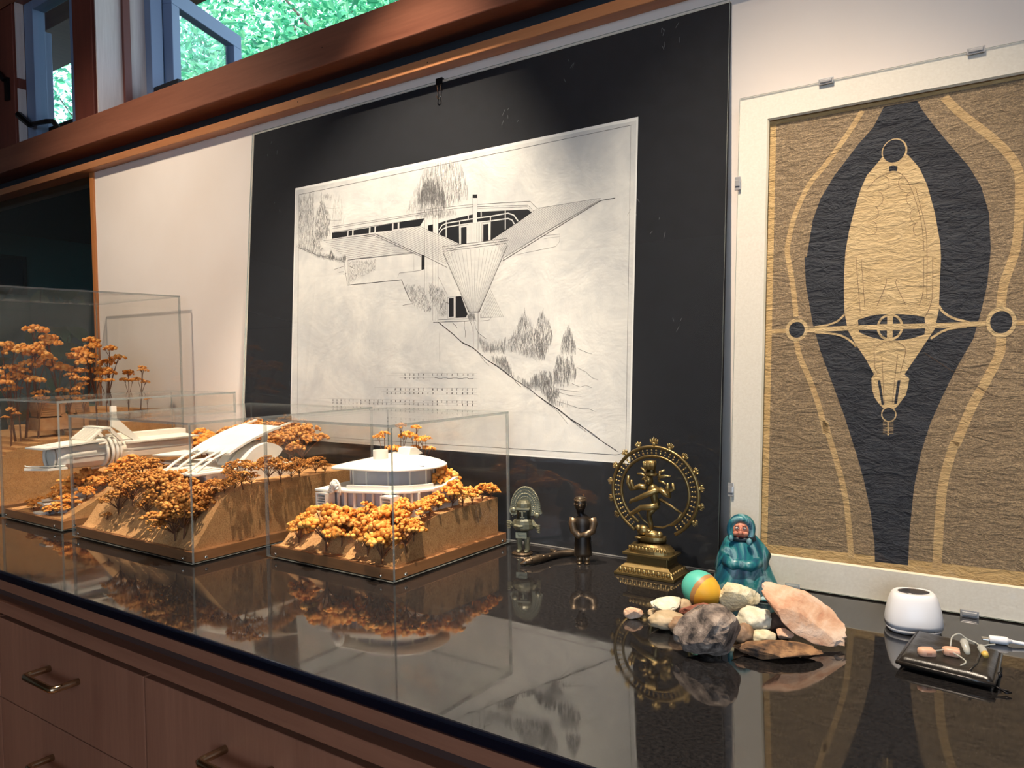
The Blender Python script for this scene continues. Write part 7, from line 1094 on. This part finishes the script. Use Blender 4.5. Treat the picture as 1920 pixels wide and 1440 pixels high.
# ---- hearing aids with clear tubes
plain('flesh_plastic', srgb(226, 176, 146), 0.4); plain('flesh_dark', srgb(172, 128, 108), 0.4)  # second tone is a darker flesh plastic for the button
clear_edge('clear_tube', srgb(226, 224, 214), 0.5); plain('amber_tip', srgb(222, 186, 92), 0.35)
def curve3(p, n=6):
    p = [Vector(q) for q in p]; out = []
    for i in range(len(p) - 1):
        a, b_, c, d_ = p[max(i - 1, 0)], p[i], p[i + 1], p[min(i + 2, len(p) - 1)]
        for j in range(n):
            t = j / n; out.append(0.5 * (2 * b_ + (c - a) * t + (2 * a - 5 * b_ + 4 * c - d_) * t * t + (3 * b_ - a - 3 * c + d_) * t ** 3))
    return out + [p[-1]]
def aid(label, c, rz, tube, dome, amber):
    e = thing('hearing_aid', label, 'hearing aid', (c[0], c[1], c[2]), (0, 0, radians(rz)), group='hearing aids on the pouch')
    bo = [(-.0085, .002), (-.004, .0058), (.003, .0060), (.0085, .0045), (.0078, -.001), (.0085, -.0055), (.002, -.0058), (-.006, -.0045)]
    pp = smooth_poly(bo, True, 4)
    place('body', B().sweep([[Vector((x * k, y * k, z)) for x, y in pp] for z, k in ((0.0, .86), (.0012, .98), (.0050, 1.0), (.0072, .93), (.0080, .75))]), 'flesh_plastic', e, smooth=True)
    place('button', B().box(-.0015, .0035, -.0064, -.0050, .0022, .0048), 'flesh_dark', e)
    M_ = Matrix.Rotation(-radians(rz), 3, 'Z'); loc = lambda p: M_ @ (Vector(p) - Vector(c))
    place('tube', B().tube(curve3([loc(p) for p in tube]), .0008, 6), 'clear_tube', e, smooth=True)
    a, d_ = loc(dome[0]), loc(dome[1])
    dm = place('dome', B().tube([a, a.lerp(d_, .15), a.lerp(d_, .8), d_], [.0028, .0042, .0034, .0022], 12), 'clear_tube', e, smooth=True)
    if amber: place('tip', B().tube([a.lerp(d_, .72), d_ + (d_ - a) * 0.02], [.0037, .0026], 12), 'amber_tip', dm, smooth=True)
T0 = CT + .0152
aid('flesh-coloured hearing aid lying flat at the pouch end', (-.1165, -.3225, T0), 30, [(-.110, -.319, T0 + .005), (-.104, -.3155, T0 + .006), (-.098, -.311, T0 + .006), (-.085, -.318, T0 + .004), (-.079, -.326, T0 + .002), (-.083, -.336, T0 + .001)], [(-.0845, -.2915, T0 + .014), (-.079, -.304, T0 + .0035)], False)
aid('flesh-coloured hearing aid tipped up beside its clear tube', (-.0945, -.3085, T0 + .0004), 8, [(-.0955, -.303, T0 + .008), (-.0950, -.292, T0 + .015), (-.0890, -.283, T0 + .017), (-.0820, -.281, T0 + .012), (-.074, -.282, T0 + .010), (-.068, -.287, T0 + .009), (-.061, -.281, T0 + .010), (-.056, -.277, T0 + .010)], [(-.0690, -.288, T0 + .009), (-.0625, -.301, T0 + .0036)], True)

# ---- white usb cable
cb = thing('charging_cable', 'white charging cable with metal plug running out of the photo', 'cable', (-0.060, -0.196, CT))
oc = Vector((-0.060, -0.196, CT)); Vc = lambda x, y, z: Vector((x, y, z)) - oc
dc = Vector((0.978, 0.20, 0)).normalized(); sc_ = Vector((-dc.y, dc.x, 0)); p0_ = Vector((-.0735, -.2000, CT + .0048))
place('metal_plug', B().obox(p0_ + dc * .0035 - oc, dc, sc_, (0, 0, 1), .0040, .0040, .0012), 'chrome', cb, bevel=0.0008)
place('plug_body', B().tube([p0_ + dc * s - oc for s in (.0072, .0078, .024, .0262, .0266, .0300)], [.0040, .0046, .0046, .0040, .0028, .0024], 14), 'white_plastic', cb, smooth=True)
place('cord', B().tube(curve3([p0_ + dc * .029 - oc, p0_ + dc * .06 - oc + Vector((0, 0, -.002)), Vc(.05, -.172, CT + .0023), Vc(.12, -.18, CT + .0022), Vc(.22, -.22, CT + .0022)]), .0021, 10), 'white_plastic', cb, smooth=True)
# ================================================================== trees outside the high windows
def leaf_mat(name, c1, c2, c3):
    t = NT(name); t.set(Roughness=0.5); g = t.n('ShaderNodeNewGeometry'); t.color(t.ramp(g.outputs['Random Per Island'], [(0.1, c1), (0.5, c2), (0.9, c3)]))
    tl_ = t.n('ShaderNodeBsdfTranslucent'); t.l(t.b.inputs['Base Color'].links[0].from_socket, tl_.inputs[0]); mx = t.n('ShaderNodeMixShader'); mx.inputs[0].default_value = 0.4
    t.l(t.b.outputs[0], mx.inputs[1]); t.l(tl_.outputs[0], mx.inputs[2]); t.l(mx.outputs[0], t.out.inputs['Surface'])
leaf_mat('leaf_green', srgb(50, 142, 100), srgb(88, 186, 140), srgb(146, 220, 166))
leaf_mat('leaf_teal', srgb(58, 140, 110), srgb(96, 180, 146), srgb(142, 214, 180))
plain('bark', srgb(96, 84, 78), 0.9); varied('grass_green', srgb(70, 110, 60), srgb(98, 140, 80), 4, 0.9)
structure(place('ground', B().box(-14, 6, 3.4, 14, -0.3, -0.02), 'grass_green'), 'grassy ground outside the house')
def leafy(name, label, x, y, zc, r_, hz, nl, seed, mat_, leaf=0.075):
    r = random.Random(seed); e = thing(name, label, 'tree', (x, y, -0.02), group='trees outside the high windows')
    t = B(); t.tube([(0, 0, 0), (0.05, 0.02, zc * 0.5), (-0.04, 0.03, zc), (0.0, 0.0, zc + hz * 0.7)], [.13, .10, .07, .02], 7)
    cl = []
    for k in range(26):
        d = Vector((r.gauss(0, 1), r.gauss(0, 1), r.gauss(0, 1))).normalized() * (r.random() ** 0.4); cl.append(Vector((d.x * r_, d.y * r_, zc + d.z * hz)))
    for c in cl[:14]: t.tube([(0, 0, zc * 0.55), (c.x * 0.5, c.y * 0.5, zc * 0.3 + c.z * 0.6), tuple(c)], [.035, .02, .008], 4)
    place('trunk', t, 'bark', e)
    vs, fs = [], []
    for k in range(nl):
        c = r.choice(cl); p = c + Vector((r.gauss(0, 1), r.gauss(0, 1), r.gauss(0, .8))) * r_ * 0.22
        a = Vector((r.gauss(0, 1), r.gauss(0, 1), r.gauss(-.3, .6))).normalized(); s_ = a.cross(Vector((r.gauss(0, 1), r.gauss(0, 1), r.gauss(0, 1)))).normalized(); L_ = leaf * r.uniform(.6, 1.3); n_ = a.cross(s_) * L_ * 0.12
        i = len(vs); vs += [p, p + a * L_ * .45 + s_ * L_ * .28 + n_, p + a * L_, p + a * L_ * .45 - s_ * L_ * .28 + n_]; fs.append((i, i + 1, i + 2, i + 3))
    me = bpy.data.meshes.new('leaves'); me.from_pydata([tuple(v) for v in vs], [], fs)
    lo = place('leaves', me, mat_, e); lo['kind'] = 'stuff'
leafy('broadleaf_tree', 'bright green tree seen beside the open casement', -5.6, 3.4, 3.3, 1.5, 1.3, 9000, 1, 'leaf_green')
leafy('broadleaf_tree', 'teal green tree seen through the open casement', -7.2, 3.9, 3.4, 1.5, 1.3, 9000, 2, 'leaf_teal')
leafy('broadleaf_tree', 'light green tree above the middle of the beam', -4.1, 3.3, 3.4, 1.4, 1.2, 9000, 3, 'leaf_green')
leafy('broadleaf_tree', 'bluish green tree seen through the narrow far window', -9.6, 4.4, 3.5, 1.7, 1.5, 9000, 4, 'leaf_teal')
leafy('broadleaf_tree', 'dense green tree standing behind the others outside', -6.3, 5.6, 3.9, 2.3, 1.9, 11000, 5, 'leaf_green', .09)
leafy('broadleaf_tree', 'tall pale green tree at the back outside the wide window', -4.2, 5.6, 4.4, 2.2, 1.9, 10000, 6, 'leaf_teal', .09)
leafy('broadleaf_tree', 'far teal tree at the back behind the narrow window', -9.2, 6.6, 4.2, 2.4, 2.0, 9000, 7, 'leaf_teal', .09)

for o in bpy.data.objects:
    if o.name.split('.')[0] in ('scuff_marks', 'lettering', 'petals', 'ring_studs', 'headdress_beads', 'hair_strands', 'lens_vents', 'ring_teeth', 'linework', 'window_fill', 'left_blank', 'pencil_lines', 'hair_bands'): o['kind'] = 'stuff'
